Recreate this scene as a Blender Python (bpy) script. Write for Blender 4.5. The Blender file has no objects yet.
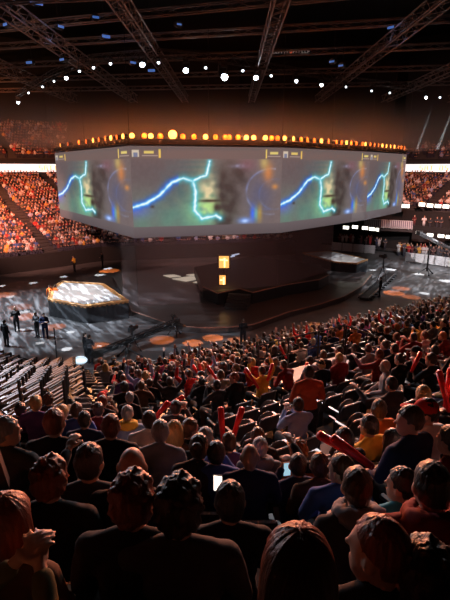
import bpy, math, random
from mathutils import Vector, Matrix, noise
R = random.Random(7)
PI = math.pi
SC = bpy.context.scene
COL = SC.collection

# ------------------------------------------------------------------ camera
CZ = 10.6
FPX = 481.0
PIT = math.radians(15.35)
SP, CP = math.sin(PIT), math.cos(PIT)

def proj(x, y, z):
    dn = CZ - z
    d = y * CP + dn * SP
    if d < 0.05:
        return (-999, -999, d)
    return (225 + FPX * x / d, 300 + FPX * (dn * CP - y * SP) / d, d)

def unproj_z(px, py, z):
    v = (py - 300) / FPX
    d = (CZ - z) / (SP + CP * v)
    return Vector(((px - 225) / FPX * d, d * (CP - v * SP), z))

def unproj_d(px, py, d):
    v = (py - 300) / FPX
    return Vector(((px - 225) / FPX * d, d * (CP - v * SP), CZ - d * (SP + CP * v)))

cam = bpy.data.cameras.new('camera')
cam.sensor_fit = 'VERTICAL'; cam.sensor_height = 36.0; cam.sensor_width = 27.0
cam.lens = FPX / 600 * 36.0
cam.clip_start = 0.05; cam.clip_end = 400
camo = bpy.data.objects.new('camera', cam); COL.objects.link(camo)
camo.location = (0, 0, CZ); camo.rotation_euler = (PI / 2 - PIT, 0, 0)
SC.camera = camo

# ------------------------------------------------------------------ materials
MATS = {}
def mat(name, col, rough=0.6, metal=0.0, emit=None, es=0.0, nscale=None, namt=0.25, bump=0.0, spec=0.5, stretch=None):
    if name in MATS: return MATS[name]
    m = bpy.data.materials.new(name); m.use_nodes = True
    nt = m.node_tree; b = nt.nodes['Principled BSDF']
    b.inputs['Base Color'].default_value = (*col, 1); b.inputs['Roughness'].default_value = rough
    b.inputs['Metallic'].default_value = metal
    b.inputs['Specular IOR Level'].default_value = spec
    if emit:
        b.inputs['Emission Color'].default_value = (*emit, 1); b.inputs['Emission Strength'].default_value = es
    if nscale:
        tc = nt.nodes.new('ShaderNodeTexCoord'); mp = nt.nodes.new('ShaderNodeMapping'); n = nt.nodes.new('ShaderNodeTexNoise')
        nt.links.new(tc.outputs['Object'], mp.inputs[0]); nt.links.new(mp.outputs[0], n.inputs['Vector'])
        if stretch: mp.inputs['Scale'].default_value = stretch
        n.inputs['Scale'].default_value = nscale; n.inputs['Detail'].default_value = 4
        r = nt.nodes.new('ShaderNodeMix'); r.data_type = 'RGBA'
        r.inputs[6].default_value = (*[c * (1 - namt) for c in col], 1)
        r.inputs[7].default_value = (*[min(1, c * (1 + namt)) for c in col], 1)
        nt.links.new(n.outputs['Fac'], r.inputs[0]); nt.links.new(r.outputs[2], b.inputs['Base Color'])
        if bump:
            bp = nt.nodes.new('ShaderNodeBump'); bp.inputs['Strength'].default_value = bump; bp.inputs['Distance'].default_value = 0.02
            nt.links.new(n.outputs['Fac'], bp.inputs['Height']); nt.links.new(bp.outputs[0], b.inputs['Normal'])
    MATS[name] = m
    return m

def attr_mat(name, rough=0.8, emit=0.0):
    m = bpy.data.materials.new(name); m.use_nodes = True
    nt = m.node_tree; b = nt.nodes['Principled BSDF']
    a = nt.nodes.new('ShaderNodeAttribute'); a.attribute_name = 'Col'
    b.inputs['Roughness'].default_value = rough
    if emit:
        b.inputs['Base Color'].default_value = (.05, .05, .05, 1)
        nt.links.new(a.outputs['Color'], b.inputs['Emission Color']); b.inputs['Emission Strength'].default_value = emit
    else:
        nt.links.new(a.outputs['Color'], b.inputs['Base Color'])
    MATS[name] = m
    return m

BLACK = mat('black_paint', (.012, .012, .013), .55, nscale=3)
STEEL = mat('dark_steel', (.05, .045, .042), .45, .6, nscale=8)
TRUSSM = mat('truss_metal', (.18, .14, .125), .5, .5, nscale=5)
GREYM = mat('grey_metal', (.25, .25, .26), .4, .7, nscale=6)
WHITEP = mat('white_paint', (.75, .74, .74), .5, nscale=6, namt=.08)
CONC = mat('dark_concrete', (.035, .032, .032), .8, nscale=2.5, bump=.2)
WALLM = mat('black_wall', (.009, .008, .008), .85, nscale=1.2)
SKIRT = mat('black_drape', (.016, .017, .02), .7, nscale=1.0, stretch=(6, 6, .2), bump=.6)
WOOD = mat('amber_wood', (.42, .2, .07), .45, nscale=5, stretch=(1, 8, 1))
SEATM = mat('seat_plastic', (.07, .07, .078), .35, nscale=20, namt=.15)
SEATR = mat('seat_edge_highlight', (.62, .58, .57), .4, nscale=20, namt=.1)  # stage light catching the seat tops, put into the colour
RED = mat('red_plastic', (.75, .02, .02), .3, nscale=4, namt=.1)
YEL = mat('hazard_yellow', (.8, .62, .03), .5, nscale=4, namt=.1)

# ------------------------------------------------------------------ mesh builder
class MB:
    def __init__(s): s.v = []; s.f = []; s.m = []
    def add(s, vs, fs, mi=0):
        o = len(s.v); s.v += [tuple(p) for p in vs]; s.f += [tuple(i + o for i in f) for f in fs]; s.m += [mi] * len(fs); return s
    def box(s, c, d, rz=0, mi=0, M=None):
        x, y, z = d[0] / 2, d[1] / 2, d[2] / 2
        vs = [Vector((a * x, b * y, e * z)) for a in (-1, 1) for b in (-1, 1) for e in (-1, 1)]
        mm = M if M else Matrix.Translation(c) @ Matrix.Rotation(rz, 4, 'Z')
        return s.add([mm @ p for p in vs], [(0, 1, 3, 2), (4, 6, 7, 5), (0, 4, 5, 1), (2, 3, 7, 6), (0, 2, 6, 4), (1, 5, 7, 3)], mi)
    def tube(s, p0, p1, r0, r1=None, n=8, mi=0):
        r1 = r0 if r1 is None else r1
        p0, p1 = Vector(p0), Vector(p1); a = (p1 - p0)
        if a.length < 1e-6: return s
        a.normalize(); u = a.orthogonal().normalized(); w = a.cross(u)
        vs = []
        for p, r in ((p0, r0), (p1, r1)):
            for i in range(n):
                t = 2 * PI * i / n; vs.append(p + (u * math.cos(t) + w * math.sin(t)) * r)
        fs = [(i, (i + 1) % n, n + (i + 1) % n, n + i) for i in range(n)] + [tuple(range(n - 1, -1, -1)), tuple(range(n, 2 * n))]
        return s.add(vs, fs, mi)
    def path(s, pts, r, n=6, mi=0):
        for a, b in zip(pts, pts[1:]): s.tube(a, b, r, r, n, mi)
        return s
    def ell(s, c, rad, nu=16, nv=10, M=None, mi=0):
        vs = [(0, 0, 1)] + [(math.sin(PI * j / nv) * math.cos(2 * PI * i / nu), math.sin(PI * j / nv) * math.sin(2 * PI * i / nu), math.cos(PI * j / nv)) for j in range(1, nv) for i in range(nu)] + [(0, 0, -1)]
        mm = Matrix.Translation(c) @ (M if M else Matrix()) @ Matrix.Diagonal((*rad, 1))
        fs = [(0, 1 + i, 1 + (i + 1) % nu) for i in range(nu)]
        for j in range(nv - 2):
            for i in range(nu):
                a = 1 + j * nu + i; b = 1 + j * nu + (i + 1) % nu; fs.append((a, a + nu, b + nu, b))
        L = len(vs) - 1; k = 1 + (nv - 2) * nu
        fs += [(L, k + (i + 1) % nu, k + i) for i in range(nu)]
        return s.add([mm @ Vector(p) for p in vs], fs, mi)
    def cap(s, p0, p1, r0, r1=None):
        r1 = r0 if r1 is None else r1
        s.tube(p0, p1, r0, r1, 12); s.ell(p0, (r0,) * 3, 12, 8); s.ell(p1, (r1,) * 3, 12, 8); return s
    def prism(s, poly, z0, z1, mi=0):
        n = len(poly)
        vs = [(p[0], p[1], z0) for p in poly] + [(p[0], p[1], z1) for p in poly]
        return s.add(vs, [tuple(range(n - 1, -1, -1)), tuple(range(n, 2 * n))] + [(i, (i + 1) % n, n + (i + 1) % n, n + i) for i in range(n)], mi)
    def mesh(s, name, mats, smooth=False):
        me = bpy.data.meshes.new(name); me.from_pydata(s.v, [], s.f)
        for m in (mats if isinstance(mats, (list, tuple)) else [mats]): me.materials.append(m)
        if len(me.materials) > 1: me.polygons.foreach_set('material_index', s.m)
        if smooth: me.polygons.foreach_set('use_smooth', [True] * len(me.polygons))
        me.update(); return me
    def obj(s, name, mats, parent=None, smooth=False):
        return link(name, s.mesh(name, mats, smooth), parent)

def link(name, me, parent=None):
    o = bpy.data.objects.new(name, me); COL.objects.link(o)
    if parent: o.parent = parent
    return o
def tag(o, label, cat, group=None, kind=None):
    o['label'] = label; o['category'] = cat
    if group: o['group'] = group
    if kind: o['kind'] = kind
    return o
def thing(name, label, cat, loc=(0, 0, 0), rz=0, group=None):
    o = link(name, None); o.location = loc; o.rotation_euler = (0, 0, rz)
    return tag(o, label, cat, group)
def struct(mb, name, mats, smooth=False):
    o = mb.obj(name, mats, None, smooth); o['kind'] = 'structure'; return o
def copy_tree(o, parent=None):
    c = o.copy(); COL.objects.link(c)
    if parent: c.parent = parent
    for ch in list(o.children): copy_tree(ch, c)
    return c
def look(o, target):
    o.rotation_euler = (Vector(target) - Vector(o.location)).to_track_quat('-Z', 'Y').to_euler()
def spot(loc, target, power, col=(1, 1, 1), ang=20, blend=.3, rad=.15, gobo=None):
    l = bpy.data.lights.new('spot_light', 'SPOT'); l.energy = power; l.color = col; l.spot_size = math.radians(ang); l.spot_blend = blend; l.shadow_soft_size = rad
    o = bpy.data.objects.new('spot_light', l); COL.objects.link(o); o.location = loc; look(o, target)
    return o
def area(loc, target, power, col, sx, sy):
    l = bpy.data.lights.new('area_light', 'AREA'); l.energy = power; l.color = col; l.shape = 'RECTANGLE'; l.size = sx; l.size_y = sy
    o = bpy.data.objects.new('area_light', l); COL.objects.link(o); o.location = loc; look(o, target); return o

ONES = 'zeroth first second third fourth fifth sixth seventh eighth ninth tenth eleventh twelfth thirteenth fourteenth fifteenth sixteenth seventeenth eighteenth nineteenth'.split()
TENS = {20: 'twenty', 30: 'thirty', 40: 'forty', 50: 'fifty', 60: 'sixty', 70: 'seventy'}
TENTH = {20: 'twentieth', 30: 'thirtieth', 40: 'fortieth', 50: 'fiftieth', 60: 'sixtieth', 70: 'seventieth'}
def ordw(n):
    if n < 20: return ONES[n]
    t = n // 10 * 10
    return TENTH[t] if n == t else TENS[t] + '-' + ONES[n - t]

# ------------------------------------------------------------------ tiers of steps round mitred polylines
class Tier:
    """poly: the front edge; rows lie at distance s outside it."""
    def __init__(t, poly, outward):
        t.p = [Vector(p) for p in poly]; t.n = []; t.d = []
        for a, b in zip(t.p, t.p[1:]):
            d = (b - a).normalized(); n = Vector((d.y, -d.x))
            if n.dot(outward - (a + b) / 2) < 0: n = -n
            t.n.append(n); t.d.append(d)
        t.m = []
        for i in range(len(t.p)):
            if i == 0: t.m.append(t.n[0])
            elif i == len(t.p) - 1: t.m.append(t.n[-1])
            else:
                h = (t.n[i - 1] + t.n[i]).normalized(); t.m.append(h / h.dot(t.n[i]))
    def at(t, i, s): return t.p[i] + t.m[i] * s
    def line(t, s): return [t.at(i, s) for i in range(len(t.p))]

def steps(tier, rows, z_of, pitch, name, material, base=0.0, segs=None):
    mb = MB(); zp = base
    for s in rows:
        z = z_of(s); A = tier.line(s - pitch / 2); B = tier.line(s + pitch / 2)
        for i in range(len(A) - 1):
            if segs and i not in segs: continue
            a, b, c, d = A[i], A[i + 1], B[i + 1], B[i]
            mb.add([(a.x, a.y, z), (b.x, b.y, z), (c.x, c.y, z), (d.x, d.y, z)], [(0, 1, 2, 3)])
            mb.add([(a.x, a.y, zp), (b.x, b.y, zp), (b.x, b.y, z), (a.x, a.y, z)], [(0, 1, 2, 3)])
        zp = z
    o = struct(mb, name, material); return o

def lerp_tab(tab, s):
    if s <= tab[0][0]: return tab[0][1]
    for (a, za), (b, zb) in zip(tab, tab[1:]):
        if s <= b: return za + (zb - za) * (s - a) / (b - a)
    return tab[-1][1]

# ------------------------------------------------------------------ people
def remesh(mb, name, vox, mats, sm=4, fac=.5):
    o = link('tmp', mb.mesh(name, mats))
    m = o.modifiers.new('r', 'REMESH'); m.mode = 'VOXEL'; m.voxel_size = vox; m.use_smooth_shade = True
    k = o.modifiers.new('s', 'SMOOTH'); k.iterations = sm; k.factor = fac
    bpy.context.view_layer.update()
    me = bpy.data.meshes.new_from_object(o.evaluated_get(bpy.context.evaluated_depsgraph_get()))
    me.name = name; me.materials.clear()
    for x in mats: me.materials.append(x)
    bpy.data.objects.remove(o)
    me.polygons.foreach_set('use_smooth', [True] * len(me.polygons))
    return me

SKINT = [mat('skin_fair', (.50, .30, .22), .5), mat('skin_rosy', (.52, .27, .20), .5), mat('skin_tan', (.36, .20, .13), .5), mat('skin_brown', (.17, .085, .05), .5)]
CL = {'black': (.010, .010, .012), 'charcoal': (.04, .04, .045), 'navy': (.018, .026, .075), 'blue': (.045, .09, .30), 'dark red': (.18, .014, .016), 'red': (.52, .025, .022),
      'orange': (.75, .17, .03), 'yellow': (.75, .42, .05), 'white': (.72, .70, .70), 'grey': (.22, .22, .24), 'pale blue': (.28, .38, .62), 'purple': (.10, .05, .17), 'olive': (.09, .09, .045), 'brown': (.11, .055, .03), 'rust': (.38, .065, .02), 'turquoise': (.04, .32, .46), 'pink': (.62, .12, .25)}
CLM = {k: mat('cloth_' + k.replace(' ', '_'), c, .85, nscale=9, namt=.3, bump=.35, spec=.25) for k, c in CL.items()}
HRC = {'black': (.012, .010, .009), 'dark brown': (.030, .016, .010), 'brown': (.085, .042, .020), 'auburn': (.17, .040, .014), 'ginger': (.34, .10, .025), 'blond': (.48, .30, .11), 'grey': (.26, .25, .25), 'white': (.55, .53, .52)}
HRM = {k: mat('hair_' + k.replace(' ', '_'), c, .42, nscale=60, namt=.45, bump=.6, stretch=(1, 1, .12)) for k, c in HRC.items()}
TRM = [CLM['black'], CLM['navy'], CLM['charcoal'], CLM['brown']]

def rotm(yaw, pitch, c):
    return Matrix.Translation(c) @ Matrix.Rotation(yaw, 4, 'Z') @ Matrix.Rotation(pitch, 4, 'X')

POSE = {
    'lap':   dict(arms=[((-.25, .02, .79), (-.07, .27, .63)), ((.25, .02, .79), (.07, .28, .63))]),
    'lean':  dict(lean=-.38, arms=[((-.24, .30, .66), (-.04, .50, .70)), ((.24, .30, .66), (.04, .50, .72))], pitch=.12),
    'clap':  dict(arms=[((-.29, .12, .84), (-.05, .34, 1.06)), ((.29, .12, .84), (.05, .34, 1.06))]),
    'cheer': dict(arms=[((-.36, .06, 1.20), (-.30, .14, 1.46)), ((.36, .06, 1.20), (.32, .12, 1.45))], pitch=-.1),
    'phone': dict(arms=[((-.24, .16, .80), (-.05, .36, .98)), ((.24, .16, .80), (.05, .36, .98))], pitch=.15),
    'left':  dict(yaw=.85, arms=[((-.27, .04, .79), (-.10, .28, .64)), ((.25, .02, .79), (.07, .28, .63))]),
    'right': dict(yaw=-.8, arms=[((-.25, .02, .79), (-.07, .27, .63)), ((.30, .06, .82), (.20, .30, .80))]),
    'reach': dict(yaw=-.1, arms=[((-.32, .20, .92), (-.28, .46, 1.04)), ((.25, .02, .79), (.07, .28, .63))]),
    'stand': dict(stand=True, arms=[((-.27, -.02, 1.12), (-.25, .10, .88)), ((.27, -.02, 1.12), (.25, .10, .88))]),
    'cross': dict(stand=True, arms=[((-.27, .04, 1.14), (.06, .22, 1.16)), ((.27, .04, 1.14), (-.06, .24, 1.20))]),
    'shout': dict(stand=True, yaw=.2, arms=[((-.36, .10, 1.52), (-.30, .16, 1.80)), ((.27, -.02, 1.12), (.25, .10, .88))]),
}
PROTO = {}
def hand(mb, w, h):
    d = (h - w).normalized(); up = Vector((0, 0, 1)); side = d.cross(up)
    side = side.normalized() if side.length > .2 else Vector((1, 0, 0)); nrm = side.cross(d)
    sgn = 1 if h.x < 0 else -1
    pm = h + d * .045
    Mx = Matrix((side, d, nrm)).transposed().to_4x4()
    mb.ell(pm, (.042, .050, .017), 12, 8, Mx)
    for k, (o, L) in enumerate(((-.033, .062), (-.011, .075), (.011, .07), (.033, .054))):
        a = pm + side * o + d * .04; b = a + d * L * .55 - nrm * .008 + side * o * .12; c = b + d * L * .38 - nrm * .028
        mb.cap(a, b, .0095, .009); mb.cap(b, c, .009, .0075)
    a = pm + side * .030 * sgn - d * .02; b = a + side * .032 * sgn + d * .03; c = b + d * .032 + side * .006 * sgn - nrm * .012
    mb.cap(a, b, .012, .0105); mb.cap(b, c, .0105, .009)
    mb.cap(w, h + d * .01, .026, .024)

def make_proto(pose, fem):
    key = (pose, fem)
    if key in PROTO: return PROTO[key]
    P = POSE[pose]; st = P.get('stand', False); dz = .40 if st else 0.0
    sw = .165 if fem else .19
    piv = Vector((0, 0, .55 + dz))
    LM = Matrix.Translation(piv) @ Matrix.Rotation(P.get('lean', 0.0), 4, 'X') @ Matrix.Translation(-piv)
    U = lambda x, y, z: LM @ Vector((x, y, z + dz))
    hc = U(0, .03, 1.215)
    sh = [U(-sw, 0, 1.0), U(sw, 0, 1.0)]
    arms = [(Vector(a) * 1, Vector(b) * 1) for a, b in P['arms']]
    if fem: arms = [(Vector((a.x * .9, a.y, a.z)), b) for a, b in arms]
    hips = [Vector((-.09, 0, .54 + dz)), Vector((.09, 0, .54 + dz))]
    if st: legs = [(Vector((s * .11, .03, .50)), Vector((s * .11, 0, .09))) for s in (-1, 1)]
    else: legs = [(Vector((s * .14, .40, .50)), Vector((s * .13, .36, .09))) for s in (-1, 1)]
    # body: one continuous surface
    b = MB()
    HM = rotm(P.get('yaw', 0), P.get('pitch', 0), hc)
    Hh = lambda x, y, z: HM @ Vector((x, y, z))
    b.ell((0, 0, 0), (.077, .097, .116), 24, 16, HM)
    b.ell((0, 0, 0), (.060, .060, .062), 16, 10, HM @ Matrix.Translation((0, .035, -.07)))
    b.cap(Hh(0, .088, .005), Hh(0, .107, -.022), .010, .014)
    b.cap(Hh(-.035, .082, .025), Hh(.035, .082, .025), .013)
    b.cap(Hh(-.020, .087, -.060), Hh(.020, .087, -.060), .009)
    b.ell((0, 0, 0), (.012, .012, .010), 8, 6, HM @ Matrix.Translation((.03, .083, .004)))
    b.ell((0, 0, 0), (.012, .012, .010), 8, 6, HM @ Matrix.Translation((-.03, .083, .004)))
    for s in (-1, 1): b.ell((0, 0, 0), (.013, .022, .034), 10, 8, HM @ Matrix.Translation((s * .080, -.004, -.008)))
    b.cap(U(0, -.005, 1.0), Hh(0, -.02, -.06), .058, .050)
    for (z, rx, ry, y) in ((.58, .155, .12, 0), (.68, .135, .10, 0), (.80, .145, .105, 0), (.92, .160, .11, -.005)):
        b.ell((0, 0, 0), (rx * (.92 if fem else 1), ry, .13), 20, 12, Matrix.Translation(U(0, y, z)) @ Matrix.Rotation(P.get('lean', 0), 4, 'X'))
    for i in (0, 1):
        b.cap(U(0, 0, 1.0), sh[i], .062, .056); b.cap(U(0, -.012, 1.085), U((i * 2 - 1) * sw * .7, -.006, 1.03), .046, .044)
        e, h = arms[i]; b.cap(sh[i], e, .050, .040); b.cap(e, h, .038, .025); hand(b, e + (h - e) * .96, h)
        k, a = legs[i]; b.cap(hips[i], k, .085, .058); b.cap(k, a, .055, .038); b.cap(a + Vector((0, -.03, -.04)), a + Vector((0, .15, -.055)), .036, .030)
    body = remesh(b, 'body_' + pose, .009, [SKINT[0]], 3)
    # upper clothing
    t = MB()
    for (z, rx, ry, y) in ((.60, .170, .135, 0), (.68, .158, .122, 0), (.80, .166, .125, 0), (.92, .176, .128, -.008)):
        t.ell((0, 0, 0), (rx * (.92 if fem else 1), ry, .13), 20, 12, Matrix.Translation(U(0, y, z)) @ Matrix.Rotation(P.get('lean', 0), 4, 'X'))
    t.cap(U(0, -.01, 1.0), U(0, .0, 1.065), .073, .066)
    for i in (0, 1):
        t.cap(U(0, -.005, 1.005), sh[i], .078, .070); e, h = arms[i]
        t.cap(U(0, -.012, 1.085), U((i * 2 - 1) * sw * .72, -.006, 1.035), .052, .050)
        t.cap(sh[i], e, .068, .054); t.cap(e, e + (h - e) * .86, .053, .040)
    shirt = remesh(t, 'top_' + pose, .014, [CLM['black']], 3)
    for v in shirt.vertices:
        n = noise.noise(v.co * 7) + .6 * noise.noise(v.co * 17 + Vector((3, 1, 2)))
        v.co += v.normal * n * .007
    # trousers
    q = MB()
    q.ell(piv + Vector((0, 0, .02)), (.178, .140, .12), 20, 12)
    for i in (0, 1):
        k, a = legs[i]; q.cap(hips[i], k, .102, .074); q.cap(k, a + Vector((0, 0, -.01)), .072, .056)
    trou = remesh(q, 'legs_' + pose, .018, [CLM['black']], 2)
    shoes = []
    for i in (0, 1):
        a = legs[i][1]; z = MB(); z.ell(a + Vector((0, .05, -.045)), (.052, .14, .045), 14, 8); z.ell(a + Vector((0, -.02, -.02)), (.048, .06, .06), 12, 8)
        shoes.append(remesh(z, 'shoe_' + pose, .014, [CLM['black']], 2))
    PROTO[key] = dict(body=body, shirt=shirt, trou=trou, shoes=shoes, HM=HM, top=hc.z + .125, hc=hc, arms=arms)
    return PROTO[key]

HAIR = {}
def make_hair(kind):
    if kind in HAIR: return HAIR[kind]
    big = kind in ('long', 'longwave')
    mb = MB()
    rad = {'short': (.087, .108, .128), 'crop': (.082, .102, .121), 'curly': (.097, .116, .138), 'long': (.096, .116, .132), 'longwave': (.104, .120, .136), 'bun': (.086, .108, .126), 'fringe': (.082, .102, .10)}[kind]
    mb.ell((0, 0, 0), rad, 72 if big else 48, 48 if big else 32)
    if kind == 'bun': mb.ell((0, -.10, .075), (.045, .045, .042), 20, 14)
    vs = []
    for p in mb.v:
        p = Vector(p); ang = math.atan2(p.y, p.x)
        n = noise.noise(p * 22 + Vector((5, 5, 5)))
        if kind == 'curly': d = p.normalized() * (noise.noise(p * 30) * .022 + noise.noise(p * 70) * .012)
        elif big: d = p.normalized() * (noise.noise(Vector((math.cos(ang) * 9, math.sin(ang) * 9, p.z * 2.0))) * .006 + noise.noise(Vector((math.cos(ang) * 26, math.sin(ang) * 26, p.z * 4))) * .0035)
        else: d = p.normalized() * (n * .008 + noise.noise(Vector((p.x * 70, p.y * 70, p.z * 18))) * .005)
        q = p + d
        if big and p.z < .02:
            k = min(1, (.02 - p.z) / .15); back = 1 if p.y < .045 else max(0, 1 - (p.y - .045) / .03)
            q.z -= k * (.24 if kind == 'long' else .20) * back
            w = 1 + .30 * k * back + (.08 * math.sin(q.z * 45 + p.x * 20) * k if kind == 'longwave' else 0)
            q.x *= w; q.y = q.y * (1 - .25 * k) - .012 * k
        face = p.y > .035 and p.z < .055
        if not big and p.z < -.05 - .02 * (p.y < 0): q *= .80
        if not big and abs(p.x) > .055 and p.z < -.005 and p.y > -.03: q *= .88
        if face:
            f = min(1, (p.y - .035) / .03) * min(1, (.055 - p.z) / .03)
            q = q * (1 - .26 * f)
        if kind == 'fringe' and p.z > .02: q *= .86
        vs.append(q + Vector((0, -.010, .012)))
    mb.v = vs
    HAIR[kind] = mb.mesh('hair_' + kind, HRM['black'], True); return HAIR[kind]

def make_cap():
    if 'cap' in HAIR: return HAIR['cap']
    mb = MB(); mb.ell((0, -.006, .025), (.092, .110, .112), 28, 16)
    mb.v = [(x, y, max(z, .035)) for x, y, z in mb.v]
    mb.ell((0, .135, .046), (.070, .075, .008), 20, 8)
    HAIR['cap'] = mb.mesh('cap', CLM['red'], True); return HAIR['cap']

def setm(o, m):
    if len(o.data.materials) == 0: o.data.materials.append(m)
    o.material_slots[0].link = 'OBJECT'; o.material_slots[0].material = m

PEOPLE = []
def person(loc, yaw, pose='lap', fem=False, top='black', hair='short', hcol='dark brown', skin=0, trous=0, sc=1.0, scz=None, label=None, group=None, cap=None, shoes=None):
    P = make_proto(pose, fem)
    o = link('person', P['body']); setm(o, SKINT[skin])
    o.location = loc; o.rotation_euler = (0, 0, yaw); o.scale = (sc, sc, scz or sc)
    tag(o, label or '', 'person', group)
    c = link('top', P['shirt'], o); setm(c, CLM[top])
    c = link('trousers', P['trou'], o); setm(c, TRM[trous])
    if hair != 'bald':
        c = link('hair', make_hair(hair), o); setm(c, HRM[hcol]); c.matrix_local = P['HM']
    if cap:
        c = link('cap', make_cap(), o); setm(c, CLM[cap]); c.matrix_local = P['HM']
    if POSE[pose].get('stand') if shoes is None else shoes:
        for m in P['shoes']: c = link('shoe', m, o); setm(c, CLM['charcoal'])
    PEOPLE.append(o)
    return o

# ------------------------------------------------------------------ seats
def seat_meshes():
    b = MB()   # moulded back: slightly bowed and leaning
    nu, nv = 9, 7; W, H, T = .46, .36, .03
    vs = []
    for s_ in (0, 1):
        for j in range(nv):
            for i in range(nu):
                u, v = i / (nu - 1) * 2 - 1, j / (nv - 1)
                w = W / 2 * (1 - .10 * v ** 4 - .04 * (1 - v))
                vs.append((u * w, -.20 - .10 * v + .035 * u * u - T * s_ * (1 - .5 * v), .44 + H * v - .03 * abs(u) ** 5 * v))
    F = []; N = nu * nv
    for j in range(nv - 1):
        for i in range(nu - 1):
            a = j * nu + i; F += [(a, a + 1, a + nu + 1, a + nu), (N + a, N + a + nu, N + a + nu + 1, N + a + 1)]
    rim = [i for i in range(nu)] + [j * nu + nu - 1 for j in range(1, nv)] + [(nv - 1) * nu + i for i in range(nu - 2, -1, -1)] + [j * nu for j in range(nv - 2, 0, -1)]
    for a, c in zip(rim, rim[1:] + rim[:1]): F.append((a, N + a, N + c, c))
    b.add(vs, F)
    back = b.mesh('seat_back', SEATM, True)
    r = MB(); pts = [(x * W * .45, -.325 + .03 * (x) ** 2, .798 - .025 * abs(x) ** 4) for x in (-1, -.75, -.5, -.25, 0, .25, .5, .75, 1)]
    r.path(pts, .013, 8); edge = r.mesh('seat_edge_highlight', SEATR, True)
    p = MB(); p.ell((0, -.02, .44), (.22, .21, .045), 20, 8); p.box((0, -.02, .43), (.30, .28, .03)); down = p.mesh('seat_pan_down', SEATM, True)
    p = MB(); p.ell((0, -.155, .62), (.21, .040, .20), 20, 8); p.box((0, -.165, .60), (.28, .03, .26)); up = p.mesh('seat_pan_up', SEATM, True)
    l = MB(); l.box((0, -.17, .22), (.05, .10, .44)); l.box((0, -.17, .01), (.10, .22, .02)); l.box((0, -.10, .45), (.04, .24, .05)); leg = l.mesh('seat_leg', STEEL)
    a = MB(); a.box((0, -.08, .63), (.045, .26, .035)); a.box((0, -.19, .52), (.035, .05, .22)); arm = a.mesh('seat_arm', SEATM)
    return back, edge, down, up, leg, arm
SEAT = seat_meshes()
def make_seat(loc, yaw, empty=True):
    o = thing('stadium_seat', '', 'seat', loc, yaw)
    link('backrest', SEAT[0], o); e = link('rim', SEAT[1], o); e['label'] = 'top edge with the stage light put into its pale colour'
    link('seat_pan', SEAT[3] if empty else SEAT[2], o)
    for x in (-.24, .24):
        c = link('leg', SEAT[4], o); c.location.x = x; c = link('armrest', SEAT[5], o); c.location.x = x
    return o

# ------------------------------------------------------------------ shell of the hall
mb = MB(); mb.box((0, 40, -.05), (140, 130, .1)); floor = None
fm = bpy.data.materials.new('arena_floor'); fm.use_nodes = True
nt = fm.node_tree; bs = nt.nodes['Principled BSDF']; bs.inputs['Roughness'].default_value = .42; bs.inputs['Specular IOR Level'].default_value = .45
tc = nt.nodes.new('ShaderNodeTexCoord'); n1 = nt.nodes.new('ShaderNodeTexNoise'); n1.inputs['Scale'].default_value = .6; n1.inputs['Detail'].default_value = 6
cr = nt.nodes.new('ShaderNodeValToRGB'); cr.color_ramp.elements[0].position = .3; cr.color_ramp.elements[0].color = (.055, .054, .056, 1); cr.color_ramp.elements[1].position = .7; cr.color_ramp.elements[1].color = (.13, .125, .125, 1)
nt.links.new(tc.outputs['Object'], n1.inputs['Vector']); nt.links.new(n1.outputs['Fac'], cr.inputs[0]); nt.links.new(cr.outputs[0], bs.inputs['Base Color'])
struct(mb, 'floor', fm)
mb = MB(); mb.box((0, 45, 31), (150, 130, .4)); struct(mb, 'ceiling', BLACK)
mb = MB(); mb.box((0, 103, 15), (150, .5, 32)); struct(mb, 'wall_back', WALLM)
mb = MB(); mb.box((-66, 45, 15), (.5, 125, 32)); struct(mb, 'wall_left', WALLM)
mb = MB(); mb.box((66, 45, 15), (.5, 125, 32)); struct(mb, 'wall_right', WALLM)
mb = MB(); mb.box((0, -16, 15), (140, .5, 32)); struct(mb, 'wall_front', WALLM)

# ------------------------------------------------------------------ near tier
NT = Tier([(31.2, 40.35), (-3.35, 19.2), (-7.95, 19.2), (-26, 29.7)], Vector((0, -30)))
NSEG = [(NT.p[i], NT.n[i]) for i in range(3)]
def near_s(x, y): return max(n.dot(Vector((x, y)) - p) for p, n in NSEG)
NTAB = [(0, 1.5), (8.2, 4.25), (12.3, 5.70), (13.2, 6.02), (14.8, 6.65), (15.45, 6.98), (16.68, 7.58), (17.46, 8.0), (18.23, 8.45), (19.4, 9.0), (22, 10.2)]
zn = lambda s: lerp_tab(NTAB, s)
PITCH = .82
NROWS = [.83 + PITCH * k for k in range(23)]
steps(NT, NROWS, zn, PITCH, 'floor_near_tier', CONC)

def seat_pose(s, i, p):
    """world position on row s and the yaw that faces the arena (local +Y = inward)"""
    n = NT.n[i] * -1
    return math.atan2(-n.x, n.y)

def solve(px, py, h=1.335, d=.95):
    while d < 45:
        P = unproj_d(px, py, d); s = near_s(P.x, P.y)
        if P.z <= zn(s) + h: break
        d += .01
    return P, s, d

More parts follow.
